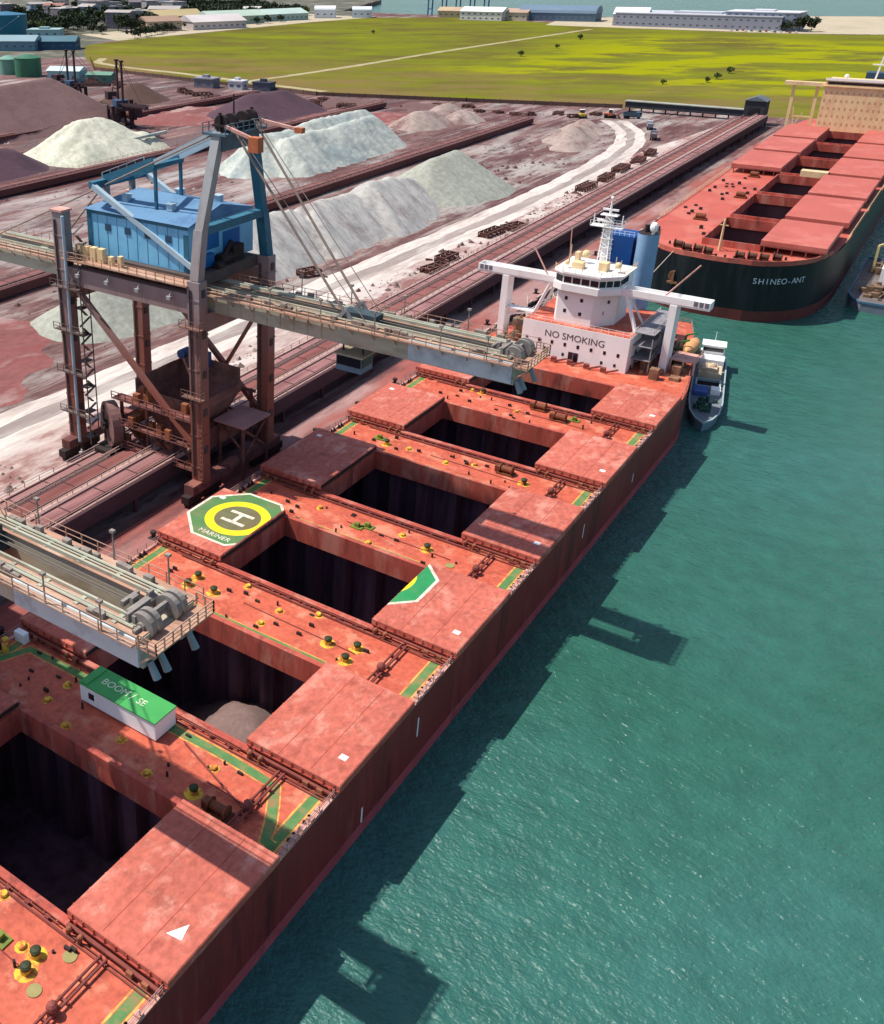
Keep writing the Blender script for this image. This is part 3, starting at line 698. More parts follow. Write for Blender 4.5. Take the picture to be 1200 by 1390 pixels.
# grain of ore inside the second hold, and the deck shelter --------------------------------
def heap(name, feats, mat, base, label, cat, res=2.0, slope=.72, nz=1.0, ns=.08, zclip=-.6, smooth=True, group=None, seed=0, rid=0.0):
    """heightfield of dumped material: union of ridge segments (p, q, height) at the angle of repose"""
    rad = [(max(h0,h1)-zclip)/slope+3 for (_,_,h0,h1) in feats]
    x0 = min(min(p[0],q[0])-r for (p,q,_,_), r in zip(feats,rad)); x1 = max(max(p[0],q[0])+r for (p,q,_,_), r in zip(feats,rad))
    y0 = min(min(p[1],q[1])-r for (p,q,_,_), r in zip(feats,rad)); y1 = max(max(p[1],q[1])+r for (p,q,_,_), r in zip(feats,rad))
    nx = max(4,int((x1-x0)/res)); ny = max(4,int((y1-y0)/res)); Z = {}
    def H(x, y):
        best = -1e9; sal = 0; off = 0
        for p, q, h0, h1 in feats:
            dx, dy = q[0]-p[0], q[1]-p[1]; l2 = dx*dx+dy*dy; off += 37
            t = 0 if l2 == 0 else max(0,min(1,((x-p[0])*dx+(y-p[1])*dy)/l2))
            ex, ey = x-p[0]-t*dx, y-p[1]-t*dy; d = math.hypot(ex, ey); an = math.atan2(ey, ex)
            d *= 1+.08*noise.noise(Vector((cos(an)*1.5, sin(an)*1.5, seed+p[0]*.1)))
            v = (h0+(h1-h0)*t)-slope*math.sqrt(d*d+1.2)+slope*.9
            if v > best: best = v; sal = t*math.sqrt(l2)+off+(6*an if t in (0,1) else 0); dd = d
        if best > -2:
            w_ = min(1, max(0, dd)/4)          # slide gullies run straight down the slope
            gul = noise.noise(Vector((sal*.22, seed, 1)))+.6*noise.noise(Vector((sal*.55, seed, 2)))
            best += w_*(.5+rid*.45)*(gul-.35*abs(noise.noise(Vector((sal*.9, seed, 3)))))
            best += nz*.45*noise.fractal(Vector((x*ns, y*ns, seed)), 1.0, 2.0, 5)+nz*.12*noise.noise(Vector((x*.5, y*.5, seed+3)))
        return best
    vs = []; idx = {}
    for j in range(ny+1):
        for i in range(nx+1):
            x = x0+(x1-x0)*i/nx; y = y0+(y1-y0)*j/ny; Z[i,j] = (x,y,H(x,y))
    def vid(i, j):
        if (i,j) not in idx:
            x,y,h = Z[i,j]; idx[i,j] = len(vs); vs.append((x,y,base+max(h,zclip)))
        return idx[i,j]
    fs = []
    for j in range(ny):
        for i in range(nx):
            if max(Z[i,j][2],Z[i+1,j][2],Z[i,j+1][2],Z[i+1,j+1][2]) > zclip: fs.append((vid(i,j),vid(i+1,j),vid(i+1,j+1),vid(i,j+1)))
    o = MB()._add(vs, fs).build(name, mat, None, smooth=smooth)
    return tag(o, label, cat, group)
ore_m = M('grey_brown_ore', (150,124,120), .95, .6, .15, .4, fine=.15, fs=3, bump=.3, bs=2)
heap('ore_heap', [((1.5,-17.5),(3.5,-19.0),9.6,9.6)], ore_m, -11.5, 'rounded grey brown ore heap in the open hold beside the near crane boom', 'ore heap', .7, .75, .35, .25)
MB().box(-20.9,-19.3,-32.2,-31.4,D+.02,D+1.3).build('deck_box', white, ship)
MB().cyl((-20.9,-33.6,D),(-20.9,-33.6,D+1.1),.42,.42,10).cyl((-20.2,-34.2,D),(-20.2,-34.2,D+1.0),.38,.38,10).build('oil_drum', yellow, ship)
sh = thing('deck_shelter', 'long white box shelter with green lettered roof on the red deck', 'shelter', (-3.6,-32.6,D))
sx0, sx1, sy0, sy1 = -7.3, 3.2, -35.0, -33.0+1.15
sw = MB().box(sx0,sx1,sy0,sy1,D+.2,D+2.35).build('wall', white, sh)
MB().box(sx0-.1,sx1+.1,sy0-.1,sy1+.1,D+2.35,D+2.5).box(sx0+.05,sx0+1.0,sy0+.1,sy1-.1,D+2.5,D+2.64).build('roof', M('roof_green', (76,176,92), .5, .75, .08, .6), sh)
tx = MB(); text('BOOM', 1.25, axes((-3.6,-33.4,D+2.515),(1,0,0),(0,1,0)), tx, .008); text('/', 1.5, axes((-1.2,-33.4,D+2.515),(1,0,0),(0,1,0)), tx, .008); text('SE', 1.2, axes((.1,-33.5,D+2.515),(1,0,0),(0,1,0)), tx, .008); tx.build('roof_lettering', M('letter_cream', (234,240,206), .6, .85, .05, 1), sh)
MB().box(sx0+1.2,sx0+2.0,sy0-.03,sy0+.02,D+.9,D+1.7).build('window', glass, sh)
mb = MB(); 
for x in (sx0+.4,-2,sx1-.4): mb.box(x-.2,x+.2,sy0+.1,sy1-.1,D+.02,D+.2)
mb.build('skid', dark_steel, sh)

# ------------------------------------------------------------------ SHIP UNLOADERS
blue_grey = M('crane_blue_grey', (172,174,176), .6, .75, .15, .2, dirt=(118,104,98), damt=.6, ds=.4, streak=(1,1,.3), zdirt=((152,88,74), 18, 50, 1.0))
green_grey = M('girder_green_grey', (190,192,172), .65, .8, .12, .25, dirt=(140,124,104), damt=.55, ds=.35, streak=(.5,1,1), dirt2=(190,140,116), d2amt=.3, d2s=.25)
dust_top = M('girder_top_dust', (192,150,128), .9, .78, .2, .35, dirt=(120,96,78), damt=.75, ds=.5, streak=(.4,1.5,1), dirt2=(222,196,174), d2amt=.5, d2s=.4)
tip_grey = M('girder_clean_blue', (200,214,220), .55, .85, .06, .3, dirt=(136,150,152), damt=.5, ds=.4)
house_blue = M('house_blue', (128,198,236), .55, .88, .06, .2, dirt=(90,150,196), damt=.4, ds=.3)
roof_blue = M('house_roof_blue', (116,164,206), .6, .6, .08, .2, dirt=(70,110,160), damt=.5, ds=.25)
teal = M('stay_teal', (52,116,142), .55, .75, .12, .3, dirt=(90,140,160), damt=.5, ds=.4)
pale_teal = M('stay_pale_teal', (178,200,212), .6, .85, .1, .4)
steel_rust = M('hopper_rust', (120,74,70), .8, .75, .3, .4, dirt=(80,48,52), damt=.8, ds=.4, dirt2=(176,112,98), d2amt=.6, d2s=.35)
apron_roof = M('canopy_dusty', (196,140,134), .8, .7, .15, .4)
rope_m = M('wire_rope', (120,112,104), .6, .8, .1, 1)
CY = 19.25
cr = thing('ship_unloader', 'blue gantry ship unloader with machinery house whose boom reaches over the ship', 'harbour crane', (-41, CY, QZ), 0, 'ship unloaders on the quay')
LX = (-28,-54); LY = (11,27.5)
for x in LX:
    for y in LY:
        mb = MB()
        mb.box(x-1.05,x+1.05,y-.9,y+.9,QZ+3.0,38.2 if x == -28 else 44.4)
        l = mb.build('leg', blue_grey, cr)
        f = MB(); zt_ = 38.0 if x == -28 else 44.2
        for i in range(7):
            z = QZ+5.5+i*5.2
            if z < zt_: f.box(x-1.13,x+1.13,y-.98,y+.98,z,z+.22)
        f.build('leg_flange', blue_grey, l)
        b2 = MB()
        for i in range(5):
            z = QZ+8+i*6.0; b2.box(x+1.05,x+1.22,y-.35,y+.35,z,z+1.1)
        b2.beam((x-.6,y-.98,QZ+4),(x-.6,y-.98,zt_-1),.14,.16); b2.beam((x-.3,y-.98,QZ+4),(x-.3,y-.98,zt_-1),.08,.1)
        b2.build('cable_tray', M('tray_dark', (84,74,74), .7, .8, .3, 1), l, one=True)
        if x == -54:
            MB().box(x-1.25,x+1.25,y-1.1,y+1.1,44.4,44.7).build('leg_cap', pale_edge, l)
for x in LX:
    mb = MB().box(x-.9,x+.9,LY[0]-3,LY[1]+3,QZ+1.9,QZ+3.4); mb.build('sill_beam', steel_rust, cr)
    for y in LY:
        b = MB(); 
        for e in (-2.2,2.2):
            b.box(x-.7,x+.7,y+e-1.8,y+e+1.8,QZ+.7,QZ+1.9)
            for d in (-1.1,0,1.1): b.cyl((x-.45,y+e+d,QZ+.45),(x+.45,y+e+d,QZ+.45),.44,.44,12)
        b.build('wheel_bogie', dark_steel, cr)
    MB().box(x-.8,x+.8,LY[0]+.9,LY[1]-.9,30.6,33.2).build('portal_beam', blue_grey, cr)
for y in LY:
    mb = MB(); mb.box(-53,-29,y-.7,y+.7,33.4,36.2); mb.build('portal_girder', blue_grey, cr)
    mb = MB(); mb.beam((-52.6,y,33.4),(-29.2,y,12.5),.75); mb.build('diagonal_brace', blue_grey, cr)
for x in LX:
    None
MB().beam((-29,LY[1],30),(-29-11,LY[1],12),.5).build('diagonal_brace', blue_grey, cr)
# pipes and ladder cage on the landward near leg
mb = MB(); mb.cyl((-52.4,LY[0]-1.3,QZ+3),(-52.4,LY[0]-1.3,44),.24,.24,8)
l_ = mb.build('riser_pipe', pale_teal, cr)
mb = MB()
for i in range(24):
    z = QZ+4+i*1.45; mb.box(-51.9,-50.2,LY[0]-.9,LY[0]+1.0,z,z+.07) if i % 3 == 0 else None
    mb.beam((-51.0,LY[0]-.7 if i % 2 else LY[0]+.9,z),(-50.3,LY[0]+.9 if i % 2 else LY[0]-.7,z+1.4),.5,.1)
mb.beam((-50.2,LY[0]-.9,QZ+3),(-50.2,LY[0]-.9,40),.14); mb.beam((-50.2,LY[0]+1,QZ+3),(-50.2,LY[0]+1,40),.14)
for z in (12,19,26,33): mb.box(-55.6,-50,LY[0]-1.9,LY[0]-.9,z,z+.1); mb.rail((-55.6,LY[0]-1.9,z+.1),(-50,LY[0]-1.9,z+.1),1.1,1.4,.07)
mb.build('ladder', M('ladder_brown', (110,92,88), .7, .8, .3, 1), cr)
mb = MB()
for z, y in ((21.0,LY[0]),(31.6,LY[0]),(33.0,LY[1])):
    mb.box(-29.9,-26.2,y-1.9,y-.95,z,z+.1); mb.rail((-29.9,y-1.85,z+.1),(-26.2,y-1.85,z+.1),1.1,1.2,.06,2); mb.rail((-26.25,y-1.85,z+.1),(-26.25,y-.95,z+.1),1.1,1,.06,2)
for i in range(30):
    z = 8+i*.8; mb.beam((-27.4,LY[0]-1.05,z),(-26.8,LY[0]-1.05,z),.06)
mb.beam((-27.4,LY[0]-1.05,8),(-27.4,LY[0]-1.05,32),.08); mb.beam((-26.8,LY[0]-1.05,8),(-26.8,LY[0]-1.05,32),.08)
mb.build('leg_platform', M('platform_rust', (130,96,86), .75, .8, .3, 1), cr)
mb = MB()
for x in (-50,-44,-38,-32): mb.beam((x,LY[0]-.75,36.2),(x,LY[0]-1.3,35.6),.12); mb.box(x-.35,x+.35,LY[0]-1.6,LY[0]-1.2,35.1,35.6)
mb.build('floodlight', M('lamp_grey', (170,172,174), .5, .8, .1, 1), cr, one=True)
# girders: landward run and boom
G0, G1 = 14.6, 18.9   # girder centre lines
bm = []
for y, nmx in ((G0,0),(G1,1)):
    mb = MB().box(-78,17.2,y-.8,y+.8,33.0,35.9); g_ = mb.build('boom_girder', green_grey, cr); bm.append(g_)
    MB().box(-77.9,17.1,y-.95,y+.95,35.903,36.0).build('girder_top', dust_top, g_)
    mb = MB(); s = -1 if y == G0 else 1
    # clean outer casing near the tip
    mb.box(3.5,17.0,min(y+s*.8,y+s*1.1),max(y+s*.8,y+s*1.1),33.2,35.8); mb.build('tip_casing', tip_grey, g_)
    mb = MB(); mb.box(-6.5,3.4,min(y+s*.8,y+s*.95),max(y+s*.8,y+s*.95),33.4,35.6)
    for i in range(9): mb.box(-27+i*2.2,-26.9+i*2.2,min(y+s*.8,y+s*.88),max(y+s*.8,y+s*.88),33.1,35.8)
    mb.build('girder_stiffener', green_grey, g_)
    mb = MB(); w0, w1 = y+s*1.0, y+s*1.75
    mb.box(-77,17,min(w0,w1),max(w0,w1),35.55,35.7); mb.rail((-77,y+s*1.72,35.7),(17.5,y+s*1.72,35.7),1.15,1.9,.06,2)
    for i in range(29): x = -75+i*3.2; mb.beam((x,y+s*.8,34.5),(x,y+s*1.7,35.6),.12)
    mb.build('walkway', dust_top, g_, one=True)
    mb = MB(); s2 = -s
    mb.beam((-76,y+s2*.55,36.2),(16.5,y+s2*.55,36.2),.2,.35); mb.cyl((-76,y+s*.35,36.2),(16,y+s*.35,36.2),.13,.13,6); mb.cyl((-76,y+s*.02,36.15),(16,y+s*.02,36.15),.08,.08,6)
    for i in range(23): mb.box(-74+i*4,-73.6+i*4,y-.7,y+.7,36.0,36.1)
    mb.build('trolley_rail', green_grey, g_, one=True)
    mb = MB()
    for i in range(26):
        x = RND.uniform(-24,13); h = RND.uniform(.2,.7); mb.box(x-RND.uniform(.2,.6),x+.35,y+s*RND.uniform(.35,.6),y+s*.9,36.0,36.0+h)
    for x in (-17,-9,-1,8,14): mb.beam((x,y+s*1.7,35.7),(x,y+s*1.7,38.6),.1); mb.box(x-.22,x+.22,y+s*1.7-.18,y+s*1.7+.18,38.5,38.75)
    mb.build('cable_box', M('box_grey', (150,138,128), .7, .8, .3, 1.2), g_)
mb = MB()
for x in (-77.5,-66,-56,16.3): mb.box(x-.8,x+.8,G0+.8,G1-.8,33.4,35.4)
for x in (-44,-31): mb.box(x-.5,x+.5,G0+.8,G1-.8,33.6,34.6)
mb.build('cross_beam', green_grey, cr)
mb = MB()
for yy in (15.9,17.6): mb.cyl((-76,yy,35.2),(15.6,yy,35.2),.09,.09,6)
for yy in (16.4,17.1): mb.cyl((-40,yy,36.4),(15.6,yy,36.2),.05,.05,5)
mb.build('trolley_rope', rope_m, cr)
# tip: sheaves, platform, railing, buffer legs
mb = MB()
for yy in (14.9,15.6,17.8,18.5): mb.cyl((16.4,yy-.22,36.2),(16.4,yy+.22,36.2),1.15,1.15,20); mb.cyl((16.4,yy-.4,36.2),(16.4,yy+.4,36.2),.4,.4,10)
mb.cyl((14.6,15.2,36.1),(14.6,18.2,36.1),.5,.5,12); mb.beam((16.4,13.8,36.2),(16.4,19.7,36.2),.3)
for i in range(6): mb.box(13.2+i*.6,13.5+i*.6,14.2+RND.random()*4,14.6+RND.random()*4.4,36.0,36.5+RND.random()*.6)
mb.build('tip_sheave', M('sheave_grey', (150,142,136), .6, .75, .25, .8), cr)
mb = MB().box(17.2,18.9,13.4,20.1,35.25,35.4); mb.rail((18.9,13.4,35.4),(18.9,20.1,35.4),1.15,.95,.08,3); mb.rail((17.2,13.4,35.4),(18.9,13.4,35.4),1.15,.85,.08,3); mb.rail((17.2,20.1,35.4),(18.9,20.1,35.4),1.15,.85,.08,3)
for yy in (13.6,15.2,16.8,18.4,19.9): mb.beam((17.2,yy,33.8),(18.7,yy,35.25),.16)
mb.build('tip_platform', dust_top, cr, one=True)
mb = MB()
for yy in (14.4,15.6,18.9): mb.cyl((17.3,yy,33.4),(18.0,yy,32.0),.26,.34,8)
mb.build('buffer', M('buffer_grey', (150,170,176), .6, .75, .1, 1), cr)
# trolley with operator cab hanging under the boom
tr = MB().box(-8,-2,15.5,18.0,34.3,35.0).box(-7.5,-2.5,15.7,17.8,35.0,36.8).build('trolley', M('trolley_dark', (70,84,90), .6, .75, .25, 1), cr)
cb = MB().box(-7.4,-3.6,14.6,17.6,29.0,31.2).build('operator_cab', M('cab_blue_grey', (104,134,156), .5, .75, .15, .6), tr)
MB().box(-7.7,-3.3,14.3,17.9,31.2,31.4).build('cab_roof', M('cab_roof_dust', (180,168,140), .8, .75, .2, .6), cb)
MB().box(-7.3,-3.7,14.54,14.6,29.8,31.0).box(-3.6,-3.54,14.8,17.4,29.8,31.0).build('cab_window', glass, cb)
mb = MB()
for x, y in ((-7,15.7),(-4,15.7),(-7,17.4),(-4,17.4)): mb.beam((x,y,31.4),(x,y,34.5),.18)
mb.build('cab_hanger', dark_steel, cb)
# machinery house
hs = MB().prism([(-50.6,13.2),(-31.2,13.2),(-31.2,28.4),(-50.6,28.4)], 38.2, 44.8).build('machinery_house', house_blue, cr)
# ridged roof, slightly hipped
mb = MB(); mb._add([(-51.0,12.8,44.8),(-30.8,12.8,44.8),(-30.8,28.8,44.8),(-51.0,28.8,44.8),(-47,20.8,47.0),(-31.2,20.8,46.6)], [(0,1,5,4),(1,2,5),(2,3,4,5),(3,0,4),(3,2,1,0)]); mb.build('house_roof', roof_blue, hs)
mb = MB(); mb.box(-50.6,-31.2,13.12,13.2,44.2,44.8); mb.box(-50.7,-49.8,13.1,13.2,38.2,44.8); mb.box(-32,-31.15,13.1,13.2,38.2,43.5)
for i in range(9): mb.box(-48.6+i*1.95,-48.56+i*1.95,13.16,13.2,38.4,44.2)
mb.build('house_trim', teal, hs)
mb = MB()
for x, y in ((-46,17),(-42,24.5),(-37,16.6),(-35,25)):
    zr = 44.8+2.1*(1-abs(y-20.8)/8.2); mb.box(x-.5,x+.5,y-.5,y+.5,zr-.2,zr+.75); mb.box(x-.65,x+.65,y-.65,y+.65,zr+.75,zr+.87)
mb.build('roof_vent', pale_teal, hs, one=True)
mb = MB()
for x in (-46.5,-42.6,-38.7,-34.8): mb.box(x-.55,x+.55,13.1,13.2,42.0,43.0)
mb.build('house_window', M('house_window_dark', (52,84,110), .3, .8, .1, 1), hs, one=True)
mb = MB(); mb.box(-31.2,-31.1,15,20,40.6,43.6); mb.box(-31.2,-31.12,21,25,39,42.5); mb.box(-31.2,-30.4,14,18,38.4,40.2); mb.build('house_door', M('house_blue_shaded', (20,110,186), .5, .75, .12, .5), hs)  # end-wall door panels; the wall's shade is put into their deep blue
mb = MB(); mb.cyl((-30.4,19,38.9),(-30.4,23,38.9),.9,.9,12); mb.box(-31,-29.2,16,24.5,37.0,37.9); mb.box(-30.9,-29.6,21.5,24,38.0,40.5); mb.beam((-30.2,18.5,38),(-29.6,21,41.5),.5); mb.cyl((-29.6,17.3,38.4),(-29.6,18.6,38.4),.7,.7,10)
mb.build('hoist_gear', dark_steel, hs)
mb = MB().box(-53,-29,12.2,27,36.6,38.15); mb.build('house_base', M('base_dark_brown', (96,84,80), .8, .75, .25, .4), cr)
mb = MB().box(-53.5,-28.8,9.6,12.2,37.4,37.55); mb.rail((-53.5,9.65,37.55),(-29.2,9.65,37.55),1.15,1.7,.07,2)
for i in range(8): mb.beam((-52+i*3.1,12,36.7),(-52+i*3.1,9.8,37.4),.15)
mb.build('house_walkway', dust_top, cr)
mb = MB()
for i in range(4): mb.box(-51.4+i*1.5,-50.3+i*1.5,10.9,11.8,37.55,39.7)
mb.box(-44.6,-43.9,10.8,11.5,37.55,38.9); mb.box(-42.8,-42.1,10.9,11.6,37.55,39.2); mb.build('switch_cabinet', cream, cr)
# A frame
ap = (-27.2, 58.6)
for y, ya in ((LY[0],15.4),(LY[1],22.6)):
    mb = MB().beam((-28,y,38.2),(-28,y+(ya-y)*.25,45),1.35,1.5,(1,0,0)).beam((-28,y+(ya-y)*.25,44.7),(ap[0],ya,57.6),1.2,1.35,(1,0,0)); mb.build('a_frame_leg', blue_grey if y == LY[0] else teal, cr)
MB().box(-28.6,-27.4,LY[0]+1.2,LY[1]-1.0,44.3,45.4).build('a_frame_tie', teal, cr)
mb = MB().box(-29.3,-25.3,14.4,23.6,57.2,57.5); mb.rail((-25.4,14.4,57.5),(-25.4,23.6,57.5),1.2,1.3,.09,2); mb.rail((-29.2,14.4,57.5),(-29.2,23.6,57.5),1.2,1.3,.09,2); mb.box(-28.3,-26.2,15,23,55.2,57.2)
mb.build('apex_platform', M('apex_teal_grey', (96,118,132), .6, .75, .2, .6), cr)
mb = MB()
for yy in (16,18,20.6,22.4): mb.cyl((-27.2,yy-.3,58.6),(-27.2,yy+.3,58.6),1.1,1.1,16)
mb.box(-28.4,-26,15.4,22.8,58.2,58.5); mb.beam((-27.2,15.6,57.5),(-27.2,15.6,60),.3); mb.beam((-27.2,22.6,57.5),(-27.2,22.6,60),.3); mb.cyl((-27.5,19,59),(-27.5,19,62),.12,.1,6)
mb.build('apex_sheave', dark_steel, cr)
mb = MB(); mb.beam((-26,22.8,58.4),(-19.5,22.8,57.6),.4); mb.beam((-26,15.2,58.4),(-21.5,15.2,57.2),.4); mb.build('davit_arm', pale_edge, cr)
mb = MB().box(-21.9,-20.3,14.6,15.8,55.6,57.5).box(-20,-18.8,22.4,23.2,57.2,57.9); mb.build('lamp_box', M('lamp_box_rust', (196,112,72), .6, .8, .2, 1), cr)
# back stays
px_, pz_ = -39.5, 52.2
for yy in (16.2,21.8):
    MB().beam((-28,yy,57.4),(px_,yy,pz_),.55,.8).build('backstay', pale_teal, cr)
    MB().beam((px_,yy,pz_),(-49.3,yy,48.6),.8,1.5).build('backstay_box', teal, cr)
    MB().beam((-49.3,yy,38.2),(-49.3,yy,48.4),.75).build('stay_post', blue_grey, cr)
    MB().beam((-49,yy-3 if yy < 18 else yy+3,48.2),(-30.2,yy-3 if yy < 18 else yy+3,39.0),.75).build('stay_diagonal', pale_teal, cr)
    MB().beam((px_,yy,51.5),(px_,yy,45.2),.4).build('stay_post', teal, cr)
mb = MB(); mb.box(-49.8,-48.8,13,25,47.8,48.8); mb.box(px_-.5,px_+.5,16,22,51.4,52.0); mb.build('stay_tie', teal, cr)
mb = MB()
for i in range(5): x = px_-2-i*1.7; mb.rail((x,16.2,50.9-.37*(i*1.7+2)+1.6),(x-1.7,16.2,50.9-.37*(i*1.7+3.7)+1.6),1,1.7,.08)
mb.build('stay_walkway_rail', pale_teal, cr)
mb = MB()
for yy in (16.4,21.6):
    y2 = 14.7 if yy < 18 else 18.8; mb.cyl((-26.2,yy,58.6),(-6.5,y2,36.9),.17,.17,6); mb.cyl((-26.2,yy+.5,58.6),(-3.5,y2+.3,36.2),.06,.06,5)
mb.cyl((-28.5,15.2,57),(-76,15.2,36),.13,.13,6); mb.cyl((-49.3,16.4,48.4),(-62,16.4,36),.15,.15,6)
mb.build('forestay', M('stay_rope', (150,132,120), .6, .8, .2, 1), cr)
mb = MB()
for yy in (14.7,18.8): mb.beam((-7.4,yy,36),(-6.3,yy,37.3),.6,.5); mb.beam((-5.4,yy,36),(-6.3,yy,37.3),.4,.4)
mb.build('stay_anchor', M('anchor_grey', (150,150,150), .6, .75, .2, 1), cr)
# lower machinery: cable reel, hopper, decks
mb = MB(); mb.cyl((-47.4,11.2,11.0),(-46.6,12.6,11.0),3.7,3.7,24); rl_ = mb.build('cable_reel', M('reel_rust', (136,100,96), .7, .75, .25, .4), cr)
mb = MB().cyl((-47.9,10.4,11),(-46.0,13.6,11),.8,.8,12)
for a in range(6): t = a*pi/3; mb.beam((-47.75,10.9,11),(-47.75+.5*cos(t)*3.3*.87,10.9+.0+cos(t)*-1.6,11+3.3*sin(t)),.2)
mb.beam((-47,14,QZ+3),(-47,13.6,11),.6); mb.box(-49,-45,9,14.5,QZ+3,QZ+3.4); mb.build('reel_hub', dark_steel, rl_)
mb = MB()
def frus(x0,x1,y0,y1,z1,a0,a1,b0,b1,z0):
    mb._add([(a0,b0,z0),(a1,b0,z0),(a1,b1,z0),(a0,b1,z0),(x0,y0,z1),(x1,y0,z1),(x1,y1,z1),(x0,y1,z1)], [(0,1,5,4),(1,2,6,5),(2,3,7,6),(3,0,4,7)])
frus(-44,-32,15,26,15.5,-40,-35,17,22,8.5); mb.box(-44,-32,14.8,15,15.5,17); mb.box(-44,-32,26,26.2,15.5,19.5); mb.box(-44.2,-44,14.8,26.2,15.5,18.5); mb.box(-32,-31.8,14.8,26.2,15.5,17)
hp = mb.build('receiving_hopper', M('hopper_dark', (156,108,98), .85, .75, .3, .4, dirt=(96,64,62), damt=.7, ds=.3), cr)
mb = MB()
for z in (8.2,12.0,16.2):
    mb.box(-45.5,-29.5,10.6,12.8,z,z+.14); mb.rail((-45.5,10.65,z+.14),(-29.5,10.65,z+.14),1.1,1.5,.09,2)
    mb.beam((-45.5,12.6,z-.2),(-29.2,12.6,z-.2),.4); mb.beam((-45.5,26.4,z-.2),(-29.2,26.4,z-.2),.4)
for x in (-45.3,-40,-35,-30): mb.beam((x,12.6,QZ+3),(x,12.6,16.3),.42); mb.beam((x,26.4,QZ+3),(x,26.4,16.3),.42)
for i in range(3): x = -45.3+i*5.2; mb.beam((x,12.5,QZ+3.2),(x+5,12.5,8.2),.3); mb.beam((x+5,12.5,8.2),(x,12.5,12),.28)
mb.build('hopper_frame', steel_rust, hp)
mb = MB().box(-31.5,-25.6,18.5,25.6,13.2,13.45); mb.build('canopy_roof', apron_roof, hp)
mb = MB()
for x, y in ((-26,18.9),(-26,25.2),(-30.6,18.9)): mb.beam((x,y,QZ+.0),(x,y,13.2),.38)
mb.beam((-26,19,9),(-30.4,19,13),.25); mb.beam((-26,25,13),(-26,19,8),.25); mb.beam((-26,19,13),(-26,25,8),.25); mb.box(-33,-30.9,16,25,9,12.5); mb.build('canopy_post', steel_rust, hp)
mb = MB().box(-41,-37.5,24,25.8,18.5,21).cyl((-42.5,24,20),(-42.5,26,20),.8,.8,10); mb.build('hopper_motor', M('motor_blue', (70,100,150), .6, .75, .2, 1), hp)
mb = MB()
for i in range(26):
    x = RND.uniform(-45,-31); y = RND.uniform(11,15); z = RND.choice((8.34,12.14,16.34,7.0)); h = RND.uniform(.5,1.9); mb.box(x-.5,x+.5,y-.4,y+.4,z,z+h)
mb.build('deck_machinery', M('machine_orange_rust', (170,102,66), .75, .75, .4, .8, dirt=(80,60,60), damt=.8, ds=.8), hp)
cr2 = dup(cr, (-43.0, CY-62.4, QZ), 0, 'pale dusty ship unloader whose boom end fills the lower left over the ship', None, (1,1,.93))
tt2 = MB().box(-38,-14,-49.2,-37.5,33.2,34.2).box(-35,-17,-47,-39,34.2,37.0).build('shade_block', green_grey, cr2)  # unseen platform and block added to the second unloader to shade the deck
mb = MB(); mb.rail((-38,-37.6,34.2),(-14,-37.6,34.2),1.1,1.8,.07,2); mb.rail((-14.1,-49.2,34.2),(-14.1,-37.5,34.2),1.1,1.8,.07,2); mb.build('trolley_rail', dust_top, tt2, one=True)  # railings round the added shade block

# ------------------------------------------------------------------ QUAY CONVEYORS
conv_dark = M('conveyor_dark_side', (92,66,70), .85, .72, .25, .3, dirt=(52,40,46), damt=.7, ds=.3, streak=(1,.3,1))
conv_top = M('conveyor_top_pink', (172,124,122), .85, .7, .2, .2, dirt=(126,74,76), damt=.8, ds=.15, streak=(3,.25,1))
belt_red = M('belt_red_ore', (164,102,96), .9, .6, .2, .3, dirt=(130,74,72), damt=.8, ds=.2, streak=(2,.2,1))
conv_pale = M('conveyor_pale_rail', (216,178,168), .8, .72, .15, .3, dirt=(160,120,112), damt=.6, ds=.3, streak=(1,.2,1))
YA, YB = -180, 446
def gallery(name, label, x0, x1, zt, belts, drift=0, ya=YA, yb=YB, posts=13.0, side=True, h=2.2, group=None, dark=conv_dark):
    t = thing(name, label, 'conveyor', ((x0+x1)/2, ya, QZ), 0, group)
    def X(x, y): return x+drift*(y-ya)/(yb-ya)
    def strip(xa, xb, z0, z1):
        return MB()._add([(X(xa,ya),ya,z0),(X(xb,ya),ya,z0),(X(xb,yb),yb,z0),(X(xa,yb),yb,z0),(X(xa,ya),ya,z1),(X(xb,ya),ya,z1),(X(xb,yb),yb,z1),(X(xa,yb),yb,z1)],[(3,2,1,0),(4,5,6,7),(0,1,5,4),(1,2,6,5),(2,3,7,6),(3,0,4,7)])
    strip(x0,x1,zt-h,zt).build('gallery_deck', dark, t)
    for a, b, mt, hh, nm in belts: strip(a,b,zt+.004,zt+hh).build(nm, mt, t)
    mb = MB(); y = ya
    while y <= yb:
        for x in (x0+.3,x1-.3):
            if zt-h-QZ > .3: mb.beam((X(x,y),y,QZ),(X(x,y),y,zt-h),.5)
        y += posts
    if mb.v: mb.build('trestle_post', dark, t)
    mb = MB()
    for x in (x0+.1,x1-.1):
        mb.beam((X(x,ya),ya,zt+1.1),(X(x,yb),yb,zt+1.1),.08); mb.beam((X(x,ya),ya,zt+.6),(X(x,yb),yb,zt+.6),.07)
        y = ya
        while y <= yb: mb.beam((X(x,y),y,zt),(X(x,y),y,zt+1.1),.09); y += 3
    mb.build('handrail', conv_pale, t)
    # roller frames across the belts
    mb = MB(); y = ya+2
    while y <= yb:
        for a, b, mt, hh, nm in belts:
            if nm == 'belt': mb.beam((X(a-.25,y),y,zt+hh+.03),(X(b+.25,y),y,zt+hh+.03),.16,.1)
        y += 7
    if mb.v: mb.build('idler_frame', dark, t)
    return t
